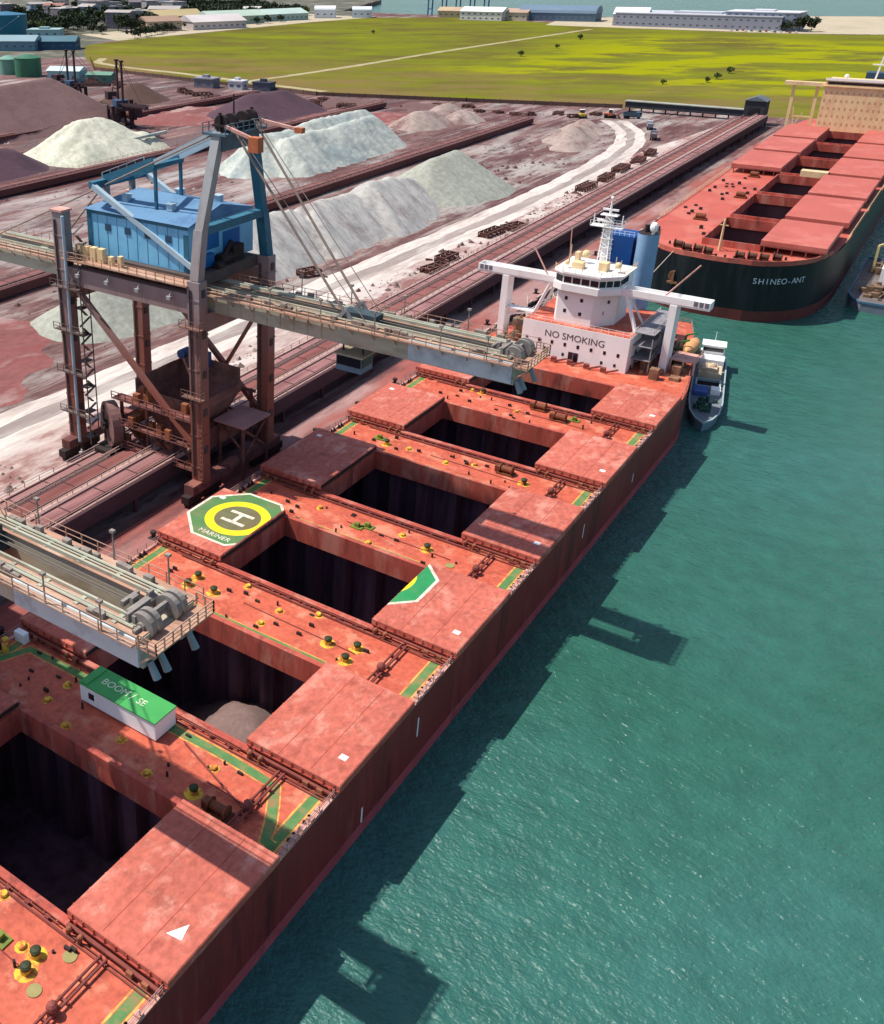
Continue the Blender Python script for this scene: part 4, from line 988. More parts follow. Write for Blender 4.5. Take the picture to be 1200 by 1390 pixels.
gallery('belt_conveyor', 'long dark elevated conveyor on the quay edge with red belt and pale rail', -36.2, -31.2, 8.8,
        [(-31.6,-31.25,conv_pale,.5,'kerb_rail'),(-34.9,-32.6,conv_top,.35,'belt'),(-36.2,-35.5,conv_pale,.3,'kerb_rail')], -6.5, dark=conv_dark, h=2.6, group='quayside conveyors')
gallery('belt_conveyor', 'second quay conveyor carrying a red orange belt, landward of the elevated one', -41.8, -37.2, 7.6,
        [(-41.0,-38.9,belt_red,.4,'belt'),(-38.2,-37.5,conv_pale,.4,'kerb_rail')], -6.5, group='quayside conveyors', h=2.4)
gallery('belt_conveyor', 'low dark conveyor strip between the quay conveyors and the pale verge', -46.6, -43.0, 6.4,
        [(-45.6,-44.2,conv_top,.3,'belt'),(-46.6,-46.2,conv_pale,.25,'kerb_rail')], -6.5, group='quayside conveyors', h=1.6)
yc = M('yard_conveyor_brown', (110,66,64), .85, .7, .25, .2, dirt=(72,46,48), damt=.7, ds=.2, streak=(1,.3,1))
yt = M('yard_berm_red', (146,96,92), .9, .65, .2, .2, dirt=(112,66,64), damt=.7, ds=.15, streak=(1,.3,1))
gallery('yard_conveyor', 'nearest brown yard conveyor running past the grey ridged stockpile', -131, -125, 6.6, [(-129.4,-127.2,yt,.4,'belt')], -5, -150, 392, 13, group='stockyard conveyors', dark=yc)
gallery('yard_conveyor', 'middle yard conveyor in front of the pale conical stockpile', -217, -211, 6.8, [(-215.4,-213,yt,.4,'belt')], -4, -80, 400, 13, group='stockyard conveyors', dark=yc)
gallery('yard_conveyor', 'farthest yard conveyor leading to the twin mast stacker', -304, -298, 6.8, [(-302.4,-300,yt,.4,'belt')], 0, -20, 400, 13, group='stockyard conveyors', dark=yc)

# quay edge: fenders, bollards, mooring lines ---------------------------------
mb = MB()
for i in range(100): mb.box(-24.7,-24.25,-160+i*6,-156.5+i*6,QZ+.006,QZ+.45)
tag(mb.build('quay_kerb', conv_pale), 'pale broken kerb of beams along the quay edge beside the ship', 'kerb')
fm = M('fender_black', (34,32,34), .8, .8, .2, 1)
f0 = None
for i in range(20):
    y = -100+i*26
    mb = MB().box(-24.2,-22.9,y-1.2,y+1.2,.2,QZ-.3).box(-22.9,-22.3,y-1.0,y+1.0,.5,QZ-.6)
    o = mb.build('quay_fender', fm); tag(o, 'black rubber fender on the quay wall beside the moored ships', 'fender', 'quay fenders')
bmn = M('bollard_dark', (60,48,48), .7, .8, .2, 1)
proto = MB().cyl((0,0,0),(0,0,.9),.35,.28,10).cyl((0,0,.8),(0,0,1.1),.5,.45,10).box(-.6,.6,-.6,.6,0,.08)
for i in range(16):
    y = -30+i*14.0
    o = bpy.data.objects.new('mooring_bollard', None)
    bpy.data.objects.remove(o)
    if i == 0: b0 = proto.build('mooring_bollard', bmn, None); o = b0
    else: o = b0.copy(); COL.objects.link(o)
    o.location = (-26.3, y, QZ+.006); tag(o, 'short dark bollard standing near the quay edge', 'bollard', 'bollards along the quay edge')
mb = MB()
for (a, b) in (((-17.5,110,7.2),(-26,132,5)),((-14,120,7.2),(-26,146,5)),((-19.2,100,7.2),(-26,120,5))): mb.tube([a, tuple(Vector(a).lerp(Vector(b),.5)-Vector((0,0,.5))), b], .09, 5)
tag(mb.build('mooring_rope', M('rope_pale', (206,190,170), .8, .8, .1, 1)), 'pale mooring lines from the red ship stern to the quay', 'rope')

# scrap and machine parts lying on the pale verge ---------------------------------
scrap_m = M('scrap_dark_rust', (116,78,70), .85, .75, .35, .6, dirt=(52,38,40), damt=.8, ds=.7)
def scrap(x, y, L_, W_, H_, rz, label, mat=scrap_m):
    mb = MB(); r = random.Random(int(x*10+y)); H_ *= .62; L_ *= .9
    c = Vector((x,y,QZ)); ca, sa = cos(rz), sin(rz)
    def T(a, b, z): return (x+a*ca-b*sa, y+a*sa+b*ca, QZ+z)
    for e in (-W_/2, W_/2):
        mb.beam(T(-L_/2,e,H_),T(L_/2,e,H_),.35); mb.beam(T(-L_/2,e,.25),T(L_/2,e,.25),.3)
    n_ = max(2,int(L_/2.2))
    for i in range(n_+1):
        a = -L_/2+L_*i/n_
        for e in (-W_/2, W_/2):
            mb.beam(T(a,e,0),T(a,e,H_),.28)
            if i < n_: mb.beam(T(a,e,.2),T(a+L_/n_,e,H_),.2)
        mb.beam(T(a,-W_/2,H_),T(a,W_/2,H_),.25)
        if r.random() < .8: mb.cyl(T(a+.4,-W_*.4,H_*.6),T(a+.4,W_*.4,H_*.6),.45,.45,8)
        if r.random() < .6: p = T(a+.7,r.uniform(-.5,.5),0); mb.box(p[0]-.7,p[0]+.7,p[1]-.5,p[1]+.5,QZ,QZ+H_*r.uniform(.5,1))
    for i in range(9):
        a = r.uniform(-L_*.6, L_*.6); e = r.uniform(-W_*.9, W_*.9); p = T(a,e,0); q = T(a+r.uniform(-1.6,1.6),e+r.uniform(-1.6,1.6),r.uniform(.1,.9)); mb.beam((p[0],p[1],QZ+.1),q,r.uniform(.2,.5))
    return tag(mb.build('scrap_frame', mat), label, 'scrap metal')
for i, (x, y, l, w_, h, a, lb) in enumerate((
    (-55,141,9,3,2.2,1.4,'dark rusty trough frame nearest the crane on the pale verge'),(-57,152,8,3,2.4,1.5,'dark boxy scrap frame lying second nearest along the verge'),
    (-58.5,184,11,3,2.3,1.5,'long rusty frame on the verge across from the green grey cone'),(-56,195,9,4,1.8,1.3,'low rusty frame on the verge just past the long one'),
    (-58,262,13,3.4,2.8,1.55,'long dark scrap row on the verge before the far road bend'),(-57.5,281,11,3.2,3,1.6,'dark scrap pile on the verge in the middle of the far row'),
    (-59,302,13,3.6,2.6,1.6,'dark frame on the verge level with the second ship bow hatches'),(-58.5,322,11,3.4,2.6,1.65,'dark scrap frame near the far end of the verge'),
    (-60,342,12,3,2.4,1.7,'last dark scrap frame at the far end of the verge row'),(-79,118,6,3,2.6,1.2,'small dark machine frame on the inner edge of the white road'))):
    scrap(x, y, l, w_, h, a, lb)

# ------------------------------------------------------------------ STOCKPILES
sage = M('sage_grey_ore', (182,184,170), .95, .68, .06, .1, dirt=(170,168,156), damt=.5, ds=.06, fine=.22, fs=.6, bump=.8, bs=.6)
grey_p = M('grey_ridge_ore', (202,198,192), .95, .68, .08, .08, dirt=(150,134,134), damt=.75, ds=.09, streak=(.6,1.6,1), dirt2=(214,214,206), d2amt=.6, d2s=.05, fine=.22, fs=.6, bump=.8, bs=.5)
mint = M('mint_white_ore', (206,210,200), .95, .70, .07, .1, dirt=(150,172,176), damt=.7, ds=.08, streak=(1.4,.8,1), fine=.22, fs=.5, bump=.8, bs=.4)
cream_p = M('cream_white_ore', (222,220,200), .95, .70, .07, .1, dirt=(184,188,164), damt=.6, ds=.08, fine=.22, fs=.6, bump=.8, bs=.4)
pink_p = M('dusty_pink_ore', (140,108,106), .95, .56, .10, .06, dirt=(120,86,92), damt=.6, ds=.05, fine=.1, fs=.5, bump=.3, bs=.5)
purple_p = M('purple_brown_ore', (104,76,88), .95, .58, .12, .07, dirt=(76,58,72), damt=.6, ds=.06, fine=.1, fs=.6, bump=.3, bs=.5)
brown_p = M('dark_brown_ore', (112,84,74), .95, .58, .12, .08, dirt=(84,66,64), damt=.6, ds=.06, fine=.1, fs=.6, bump=.3, bs=.5)
dirty_p = M('mixed_rubble', (190,170,160), .95, .64, .15, .1, dirt=(136,96,94), damt=.85, ds=.07, fine=.2, fs=.6, bump=.5, bs=.5)
Z0 = QZ-.3
heap('ore_stockpile', [((-98,222),(-96,236),12.5,13.5)], sage, Z0, 'sharp green grey cone of ore beside the bend of the white road', 'stockpile', 1.1, .66, .8, .06, seed=1)
heap('ore_stockpile', [((-100,116),(-99,138),12.5,11),((-97,146),(-97,168),12,10.5),((-95,176),(-97,194),13,11),((-101,106),(-101,106),10,10),((-98,196),(-99,208),10,8.5)], grey_p, Z0, 'long grey ridged stockpile with gullied slopes behind the crane boom', 'stockpile', 1.0, .72, 1.5, .10, seed=2, rid=2.6)
heap('ore_stockpile', [((-98,60),(-98,86),8.5,8.5)], sage, Z0, 'pale sage stockpile seen between the crane legs', 'stockpile', 1.2, .6, .8, .06, seed=3)
heap('ore_stockpile', [((-172,222),(-174,306),13,14),((-163,230),(-164,296),12.5,12.5),((-178,318),(-178,318),9,9)], mint, Z0, 'large flat topped mint white stockpile behind the forestays', 'stockpile', 1.2, .85, 2.2, .09, seed=4, rid=3.6)
heap('ore_stockpile', [((-248,206),(-246,216),14.5,15),((-238,196),(-238,232),7.5,7.5)], cream_p, Z0, 'creamy white conical stockpile left of the crane top', 'stockpile', 1.2, .6, 1.5, .08, seed=5, rid=2.2)
MB_ = MB().beam((-234,206,QZ+5.6),(-232,240,QZ+6.6),1.2,1.0)
tag(MB_.build('stacker_spout', mint), 'pale horizontal boom lying against the creamy conical stockpile', 'boom')
heap('ore_stockpile', [((-330,215),(-325,262),19,21)], pink_p, Z0, 'broad dusty pink stockpile at the far left edge', 'stockpile', 1.8, .55, 1.5, .05, seed=6)
heap('ore_stockpile', [((-252,120),(-250,168),11,8.5)], purple_p, Z0, 'dark purple stockpile cut off by the left edge, before the creamy cone', 'stockpile', 2, .55, .4, .06, seed=7)
heap('ore_stockpile', [((-366,284),(-362,292),14,14)], purple_p, Z0, 'dark grey purple cone beside the twin mast stacker', 'stockpile', 2, .55, .4, .06, seed=8)
heap('ore_stockpile', [((-256,332),(-254,360),11.5,11)], purple_p, Z0, 'dark plum cone directly behind the crane apex', 'stockpile', 2, .5, .4, .06, seed=9)
heap('ore_stockpile', [((-346,342),(-346,348),10,10)], brown_p, Z0, 'small brown dome at the field edge past the stacker', 'stockpile', 2, .55, .4, .06, seed=10)
heap('ore_stockpile', [((-172,352),(-170,366),8,6),((-162,378),(-160,384),6,5),((-180,392),(-178,398),5,6)], dirty_p, Z0, 'scattered pale rubble heaps at the far end of the yard row', 'stockpile', 1.6, .6, 1.2, .12, seed=11, rid=1.5)
heap('ore_stockpile', [((-98,352),(-100,372),6,5),((-104,388),(-106,392),5.5,4.5),((-92,334),(-92,338),4,4)], dirty_p, Z0, 'low grey heaps inside the far bend of the white road', 'stockpile', 1.6, .55, 1.0, .12, seed=12, rid=1.0)
heap('ore_stockpile', [((-245,395),(-225,402),4,4),((-205,408),(-190,410),3.5,3.0)], pink_p, Z0, 'low pink rubble bank under the field edge behind the mint stockpile', 'stockpile', 1.8, .5, 1.0, .1, seed=13, rid=1.0)
red_flat = M('red_spill', (164,102,98), .95, .58, .2, .05, dirt=(150,76,74), damt=.8, ds=.05, dirt2=(206,176,170), d2amt=.7, d2s=.06, fine=.2, fs=.6, streak=(1.5,.6,1))
heap('ore_stockpile', [((-110,6),(-108,30),3.2,2.6),((-96,-4),(-94,14),2.6,2.2)], red_flat, Z0, 'low red ore spread at the left edge below the rear girder', 'stockpile', 1.8, .12, .4, .05, zclip=-.05, seed=14)
heap('ore_stockpile', [((-212,352),(-196,366),3.0,3.0)], red_flat, Z0, 'low bright red ore spread between mint stockpile and field', 'stockpile', 2, .12, .4, .05, zclip=-.05, seed=15)
heap('ore_stockpile', [((-282,306),(-290,330),3.2,2.8)], red_flat, Z0, 'low orange red spread right of the twin mast stacker', 'stockpile', 2, .12, .4, .05, zclip=-.05, seed=16)

mb = MB(); rl2 = random.Random(77)
for i in range(2600):
    a = rl2.random()
    if a < .3: x, y = rl2.uniform(-62,-48), rl2.uniform(-30,330)
    elif a < .62: x, y = rl2.uniform(-122,-80), rl2.uniform(-20,400)
    else: x, y = rl2.uniform(-300,-135), rl2.uniform(60,425)
    if noise.noise(Vector((x*.03, y*.03, 3))) < -.05: continue
    r = .25+.9*rl2.random()**4; h = r*rl2.uniform(.5,1.1); t0 = rl2.random()*6
    ring = [(x+r*rl2.uniform(.7,1.2)*cos(t0+k*1.2566), y+r*rl2.uniform(.7,1.2)*sin(t0+k*1.2566), QZ) for k in range(5)]
    mb._add(ring+[(x+r*.2*rl2.uniform(-1,1), y+r*.2*rl2.uniform(-1,1), QZ+h)], [(k,(k+1)%5,5) for k in range(5)])
tag(mb.build('ore_lumps', M('lump_brown', (126,92,88), .95, .6, .5, .05, dirt=(206,196,186), damt=.9, ds=.05)), 'loose brown and pale ore lumps strewn over the yard ground', 'ore lumps', None, 'stuff')
# ------------------------------------------------------------------ STACKERS and yard machines
def stacker(loc, rz, label, sc=1.0):
    t = thing('stacker_reclaimer', label, 'yard machine', loc, rz, 'stacker reclaimers in the stockyard')
    dm = M('stacker_dark', (70,48,54), .8, .7, .3, .3)
    mb = MB()
    for x in (-4,4):
        for y in (-5,5): mb.beam((x,y,0),(x*.7,y*.7,9*sc),.9); mb.box(x-1,x+1,y-2,y+2,0,1.4)
    mb.box(-4.5,4.5,-5.5,5.5,8*sc,9.4*sc); mb.build('portal', dm, t, local=True)
    for y in (-3.5,3.5): MB().beam((0,y,9*sc),(0,y,30*sc),.9).box(-.9,.9,y-.9,y+.9,29.6*sc,30.4*sc).build('mast', dm, t, local=True)
    mb = MB(); mb.beam((0,0,10*sc),(0,-36,13*sc),1.6,1.4); mb.beam((1.5,0,11*sc),(1.5,-36,14*sc),.3); mb.beam((-1.5,0,11*sc),(-1.5,-36,14*sc),.3)
    for i in range(9): mb.beam((-1.5,-i*4,11*sc+i*.33),(1.5,-i*4-2,11*sc+i*.33),.25)
    mb.build('boom', dm, t, local=True)
    mb = MB().beam((0,0,11*sc),(0,14,13*sc),1.6,1.2).box(-2.5,2.5,11,16,11.5*sc,15*sc); mb.build('counterweight', dm, t, local=True)
    MB().box(-3,3,-2.5,3.5,9.4*sc,12.6*sc).build('machinery_house', M('stacker_house_blue', (70,92,120), .7, .7, .2, .6), t, local=True)
    mb = MB()
    for y in (-3.5,3.5): mb.cyl((0,y,30*sc),(0,-30,13.4*sc),.14,.14,5); mb.cyl((0,y,30*sc),(0,13,14*sc),.14,.14,5)
    mb.build('stay', dm, t, local=True)
    mb = MB()
    for i in range(14): a = -7+RND.uniform(0,14); b = -9+RND.uniform(0,18); mb.box(a,a+RND.uniform(.8,2.5),b,b+RND.uniform(.8,2.5),RND.uniform(1,8)*sc,RND.uniform(8,13)*sc)
    mb.build('platform', dm, t, local=True)
    return t
stacker((-286,270,QZ), radians(62), 'dark stacker reclaimer with two tall masts behind the creamy cone')
stacker((-372,322,QZ), radians(80), 'more distant stacker reclaimer with thin masts, at the upper left', .9)
def loader(loc, rz, col, label):
    t = thing('wheel_loader', label, 'wheel loader', loc, rz)
    bm_ = M('loader_'+str(col), col, .5, .8, .15, .6); tm = M('tyre_black', (30,28,30), .9, .8, .2, 1)
    bd = MB().box(-3.4,.4,-1.3,1.3,1.2,2.4).box(.4,2.6,-1.0,1.0,1.0,1.9).box(-1.2,.6,-1.1,1.1,2.4,2.6).build('body', bm_, t, local=True)
    MB().box(-1.2,.5,-1.05,1.05,2.6,4.0).build('cab', glass, t, local=True); MB().box(-1.35,.65,-1.2,1.2,4.0,4.2).build('cab_roof', white, t, local=True)
    for x in (-2.3,1.6):
        for y in (-1.5,1.5): MB().cyl((x,y-.35,.9),(x,y+.35,.9),.9,.9,14).build('wheel', tm, t, local=True)
    MB().beam((1.2,-.7,1.8),(3.6,-.7,.9),.3).beam((1.2,.7,1.8),(3.6,.7,.9),.3).build('lift_arm', bm_, t, local=True)
    MB()._add([(3.4,-1.7,.2),(3.4,1.7,.2),(4.8,-1.7,.15),(4.8,1.7,.15),(3.3,-1.7,1.5),(3.3,1.7,1.5)], [(0,1,3,2),(0,4,5,1),(0,2,4),(1,5,3)]).build('bucket', M('bucket_steel', (110,100,96), .6, .8, .2, 1), t, local=True)
    return t
def truck(loc, rz, ccol, bcol, label):
    t = thing('dump_truck', label, 'truck', loc, rz)
    tm = M('tyre_black', (30,28,30), .9, .8, .2, 1)
    MB().box(2.2,4.4,-1.2,1.2,1.0,3.2).build('cab', M('cab_'+str(ccol), ccol, .5, .8, .1, 1), t, local=True)
    MB().box(4.38,4.44,-1.0,1.0,2.1,3.0).box(3.2,4.2,-1.23,1.23,2.1,2.9).build('window', glass, t, local=True)
    MB()._add([(-4,-1.25,1.3),(2,-1.25,1.3),(2,1.25,1.3),(-4,1.25,1.3),(-4.4,-1.35,3.0),(2,-1.35,3.2),(2,1.35,3.2),(-4.4,1.35,3.0),(-4.1,-1.15,2.6),(1.8,-1.15,2.7),(1.8,1.15,2.7),(-4.1,1.15,2.6)], [(0,1,5,4),(1,2,6,5),(2,3,7,6),(3,0,4,7),(0,3,2,1),(8,9,10,11)]).build('tipper_body', M('tip_'+str(bcol), bcol, .7, .8, .15, 1), t, local=True)
    MB().box(-4,4.2,-.5,.5,.8,1.25).build('chassis', dark_steel, t, local=True)
    for x in (-3,-1.7,3.2):
        for y in (-1.05,1.05): MB().cyl((x,y-.25,.55),(x,y+.25,.55),.55,.55,12).build('wheel', tm, t, local=True)
    return t
loader((-106,432,QZ), .3, (212,120,90), 'orange wheel loader parked near the far bend of the white road')
truck((-97,436,QZ), .5, (96,120,140), (88,108,120), 'dark blue grey truck beside the orange wheel loader')
truck((-80,408,QZ), 1.9, (210,210,214), (150,150,160), 'pale truck on the far bend of the white road')
truck((-70,380,QZ), 1.8, (120,130,170), (130,120,120), 'bluish truck nearer the verge on the far road')
loader((-118,424,QZ), 2.2, (220,190,90), 'yellow wheel loader against the far rubble by the field')
# transfer house at the end of the quay conveyors
tt = thing('transfer_tower', 'dark transfer tower at the far end of the quay conveyors', 'tower', (-44,452,QZ))
dk = M('tower_dark', (60,62,70), .8, .7, .25, .2)
MB().box(-49,-40,447,456,QZ,QZ+11).build('wall', dk, tt); MB()._add([(-49.5,446.5,QZ+11),(-39.5,446.5,QZ+11),(-39.5,456.5,QZ+11),(-49.5,456.5,QZ+11),(-44.5,446.5,QZ+13),(-44.5,456.5,QZ+13)], [(0,1,4),(1,2,5,4),(2,3,5),(3,0,4,5)]).build('roof', M('tower_roof', (110,120,126), .7, .75, .2, .3), tt)
MB().box(-47,-42,446.9,447,QZ+5,QZ+8).build('opening', glass, tt)
gw = thing('conveyor_gallery', 'low dark covered gallery running left from the transfer tower', 'conveyor', (-75,462,QZ))
MB().box(-108,-50,459,463,QZ+2,QZ+5).build('wall', dk, gw); MB().box(-108.5,-49.5,458.6,463.4,QZ+5,QZ+5.4).build('roof', M('gallery_roof_grey', (170,172,160), .8, .75, .2, .2), gw)
mb = MB()
for i in range(10): mb.beam((-106+i*6,461,QZ),(-106+i*6,461,QZ+2),.6)
mb.build('post', dk, gw)
for i in range(18):
    x = -455+i*13+RND.uniform(-4,4); y = 372+abs(i-7)*2+RND.uniform(-8,16)
    scrap(x, y, RND.uniform(6,12), RND.uniform(3,5), RND.uniform(2.5,5), RND.uniform(0,3), 'dark rusty machine frame standing among others before the yard boundary wall')['group'] = 'machine frames before the boundary wall'
for i in range(12):
    x = -205+i*9+RND.uniform(-3,3); y = 412+i*2.2+RND.uniform(-12,8)
    scrap(x, y, RND.uniform(4,8), RND.uniform(2.5,4), RND.uniform(1.5,3), RND.uniform(0,3), 'small dark frame among the low heaps below the meadow edge')['group'] = 'small frames below the meadow edge'
# boundary fence of the field
mb = MB(); pts = [(-540,506),(-483,452),(-353,432),(-273,421),(-190,445),(-112,468)]
for p, q in zip(pts, pts[1:]):
    p = Vector((*p,QZ)); q = Vector((*q,QZ)); n_ = int((q-p).length/9)
    for i in range(n_+1): c = p.lerp(q,i/n_); mb.beam(c,c+Vector((0,0,2.6)),.3)
    mb.beam(p+Vector((0,0,1.2)),q+Vector((0,0,1.2)),.12,2.0)
tag(mb.build('boundary_wall', M('wall_brown', (120,92,84), .9, .7, .25, .1)), 'low brown boundary wall between the ore yard and the meadow', 'wall')

# ------------------------------------------------------------------ SECOND SHIP
hull_black = M('hull_black', (24,30,36), .5, .7, .25, .12, dirt=(60,62,64), damt=.6, ds=.25, streak=(1,1,.12), dirt2=(104,66,52), d2amt=.6, d2s=.35, d2lo=.6, d2hi=.7)
hull_boot = M('hull_boot_brown', (122,58,54), .6, .75, .15, .2, dirt=(86,46,46), damt=.7, ds=.2)
cov2 = M('far_cover_red', (200,104,90), .6, .76, .08, .12, dirt=(226,140,126), damt=.5, ds=.1, fine=.08)
deck2 = M('far_deck_red', (202,98,82), .6, .76, .1, .12, dirt=(160,74,64), damt=.55, ds=.2, dirt2=(224,136,116), d2amt=.5, d2s=.1)
s2 = thing('bulk_carrier', 'black hulled bulk carrier with red deck and cream bridge, moored beyond', 'cargo ship', (7.23, 165.14, WZ), radians(1.0)); s2.scale = (1.0286,)*3
H2 = 13.6; B2 = 22.4
def o2(k):   # k: 0 at keel .. 1 at deck
    f = .9*(k)
    half = [(0,-1.5*f),(2.5,-1.4*f),(5,-.9*f+.1),(7.5,.25-f*.9),(10,1.2-f),(12.5,2.7-f),(15,5.0-f),(17.2,7.8-f*.8),(19,11-f*.6),(20.4,15-f*.3),(21.4,20),(22.1,27),(B2,34),(B2,232),(20,250),(14,262)]
    return half+[(-x,y) for x, y in reversed(half[1:])]
mb = MB(); skin(mb, o2(.35), 2.6, o2(1), H2); hb = mb.build('hull', hull_black, s2, local=True, smooth=True)
mb = MB(); skin(mb, o2(0), -3, o2(.35), 2.6); mb.build('boot_stripe', hull_boot, hb, local=True)
mb = MB(); o_ = o2(1); skin(mb, o_, H2, o_, H2+1.2); inn = [(x*.985,y+.3 if y < 20 else y-.2) for x, y in o_]; skin(mb, list(reversed(inn)), H2, list(reversed(inn)), H2+1.2)
P_ = [p for p in o_ if p[1] < 40]; mb = MB()
oo = [p for p in o_ if p[1] <= 20]
oo = sorted(oo, key=lambda p: p[0])
for p, q in zip(oo, oo[1:]): mb.beam((p[0]*.99,p[1]+.12,H2+.55),(q[0]*.99,q[1]+.12,H2+.55),.2,1.1)
mb.build('bulwark', deck2, s2, local=True)
OX = 6.3
hy = [(9+34.3*i, 9+34.3*i+30) for i in range(6)]
mb = MB(); prev = 12
hy[0] = (13, 38.5)
mb.sheet([p for p in sorted(o_, key=lambda p: p[0]) if p[1] <= 12.0]+[(19.2,13),(-19.2,13)][:0]+[], H2) if False else None
front = [(x,y) for x, y in o_ if y <= 11.5]; fr = sorted(front, key=lambda p: p[0]); mb.sheet(fr, H2)
yb_ = max(p[1] for p in fr); xb_ = max(p[0] for p in fr)
mb.sheet([(-xb_,yb_),(xb_,yb_),(21.4,20),(OX,20),(OX,13),(-OX,13),(-OX,20),(-21.4,20)], H2)
mb.sheet([(-21.4,20),(-OX,20),(-OX,38.5),(-B2,38.5)], H2); mb.sheet([(OX,20),(21.4,20),(B2,38.5),(OX,38.5)], H2)
prev = 38.5
for a, b in hy[1:]:
    mb.sheet([(-B2,prev),(B2,prev),(B2,a),(-B2,a)], H2); mb.sheet([(-B2,a),(-OX,a),(-OX,b),(-B2,b)], H2); mb.sheet([(OX,a),(B2,a),(B2,b),(OX,b)], H2); prev = b
mb.sheet([(-B2,prev),(B2,prev),(B2,232),(20,250),(14,262),(-14,262),(-20,250),(-B2,232)], H2)
mb.build('main_deck', deck2, s2, local=True)
hold2 = M('far_hold_wall', (120,86,90), .9, .7, .25, .2, streak=(1,1,.2))
for i, (a, b) in enumerate(hy):
    mb = MB(); zb = H2-11
    mb._add([(-OX-1,a-1,zb),(OX+1,a-1,zb),(OX+1,b+1,zb),(-OX-1,b+1,zb),(-OX-1,a-1,H2-.05),(OX+1,a-1,H2-.05),(OX+1,b+1,H2-.05),(-OX-1,b+1,H2-.05)], [(0,1,2,3),(0,1,5,4),(1,2,6,5),(2,3,7,6),(3,0,4,7)]); mb.build('cargo_hold', hold2, s2, local=True)
    mb = MB()
    for q in ((-OX-.3,OX+.3,a-.3,a),(-OX-.3,OX+.3,b,b+.3),(-OX-.3,-OX,a,b),(OX,OX+.3,a,b)): mb.box(*q,H2-1,H2+1.6)
    mb.build('hatch_coaming', coam_red, s2, local=True)
    for sg in (-1,1):
        x0, x1 = (OX+.1,21.2) if sg > 0 else (-21.2,-OX-.1)
        if i == 0: x0, x1 = (OX+.1,20.6)
        if sg < 0 and i < 3: continue
        bev = .15
        mb = MB().box(x0,x1,a,b,H2+1.75,H2+2.8); mb._add([(x0,a,H2+2.8),(x1,a,H2+2.8),(x1,b,H2+2.8),(x0,b,H2+2.8),(x0+bev,a+bev,H2+2.95),(x1-bev,a+bev,H2+2.95),(x1-bev,b-bev,H2+2.95),(x0+bev,b-bev,H2+2.95)], [(4,5,6,7),(0,1,5,4),(1,2,6,5),(2,3,7,6),(3,0,4,7)])
        c_ = mb.build('hatch_cover', cov2, s2, local=True)
        d = MB()
        for yy in (a-.3,b+.3): d.beam((x0,yy,H2+1.6),(x1,yy,H2+1.6),.3,.25); [d.beam((x0+1+k_*3,yy,H2),(x0+1+k_*3,yy,H2+1.6),.25) for k_ in range(5)]
        d.build('cover_track', track_brown, c_, local=True)
# cream box lying on deck between hatches
MB().box(-.5,7.0,hy[2][1]+1.2,hy[2][1]+4.6,H2+.02,H2+3.2).build('deck_house', cream, s2, local=True)
# foredeck
mb = MB()
for x, y in ((-8,4.5),(-5.5,4.8),(-3,4.0),(4,4.0),(6.5,4.8),(9,5.2),(-10.5,6.5),(11.5,7)):
    mb.box(x-.8,x+.8,y-.7,y+.7,H2+.02,H2+.4); mb.cyl((x-.9,y,H2+1),(x+.9,y,H2+1),.6,.6,10); mb.cyl((x-1,y,H2+1),(x-.8,y,H2+1),.95,.95,10)
mb.build('windlass', M('windlass_brown', (92,62,46), .7, .75, .4, 1), s2, local=True)
mb = MB()
for i in range(14): x = -13+i*2; mb.cyl((x,2.6+.035*x*x,H2),(x,2.6+.035*x*x,H2+.7),.25,.25,8)
for i in range(40):
    x = RND.uniform(-20,-8); y = RND.uniform(14,215); mb.box(x-.4,x+.4,y-.4,y+.4,H2,H2+RND.uniform(.3,.9))
mb.build('deck_fitting', dark_steel, s2, local=True)
for i in range(5):
    x, y = (-13+i%2*3, 38.5+34.3*i)
    if i < 4: MB().box(x-1.6,x+1.6,y-1,y+1,H2+.02,H2+.5).cyl((x-1.2,y,H2+1.1),(x+1.2,y,H2+1.1),.7,.7,10).build('mooring_winch', M('winch_rust', (126,70,44), .7, .8, .35, 1.4), s2, local=True)
fmst = MB().cyl((-1.6,8.6,H2),(-1.6,8.6,H2+7.5),.35,.22,8).beam((-2.6,8.6,H2+6.2),(-.6,8.6,H2+6.2),.2).beam((-1.6,8.6,H2+4),(-1.6,11.5,H2),.2).build('foremast', cream, s2, local=True)
mb = MB(); mb.cyl((-9,1.2,H2-5.5),(-9,.2,H2-5.6),1.3,1.3,10); mb.beam((-9,-.1,H2-7.4),(-9,-.1,H2-4.2),.5); mb.beam((-10.2,-.1,H2-7.0),(-7.8,-.1,H2-7.0),.5)
an = mb.build('anchor', M('anchor_rust', (150,104,76), .8, .8, .3, 1), s2, local=True)
mb = MB(); mb.cyl((-15.6,6.6,H2-5.0),(-16.4,5.6,H2-5.1),1.2,1.2,10); mb.beam((-16.3,5.6,H2-6.8),(-16.3,5.6,H2-3.8),.5); mb.build('anchor', M('anchor_rust', (150,104,76)), s2, local=True)
tx = MB(); NZ = H2-3.7; kz = .35+.65*(NZ-2.6)/(H2-2.6)
oa, ob = o2(.35), o2(1); cur = [(a_[0]+(b_[0]-a_[0])*(NZ-2.6)/(H2-2.6), a_[1]+(b_[1]-a_[1])*(NZ-2.6)/(H2-2.6)) for a_, b_ in zip(oa, ob)][:12]
d_ = 8.9
for ch in 'SHINEO-ANT':
    rem = d_
    for p, q in zip(cur, cur[1:]):
        p = Vector((*p,0)); q = Vector((*q,0)); L_ = (q-p).length
        if rem <= L_: break
        rem -= L_
    t_ = (q-p).normalized(); c_ = p+t_*rem; nn = Vector((t_.y,-t_.x,0))
    text(ch, 1.9, axes((c_.x+nn.x*.12,c_.y+nn.y*.12,NZ), t_, (0,0,1)), tx, .02); d_ += 1.32
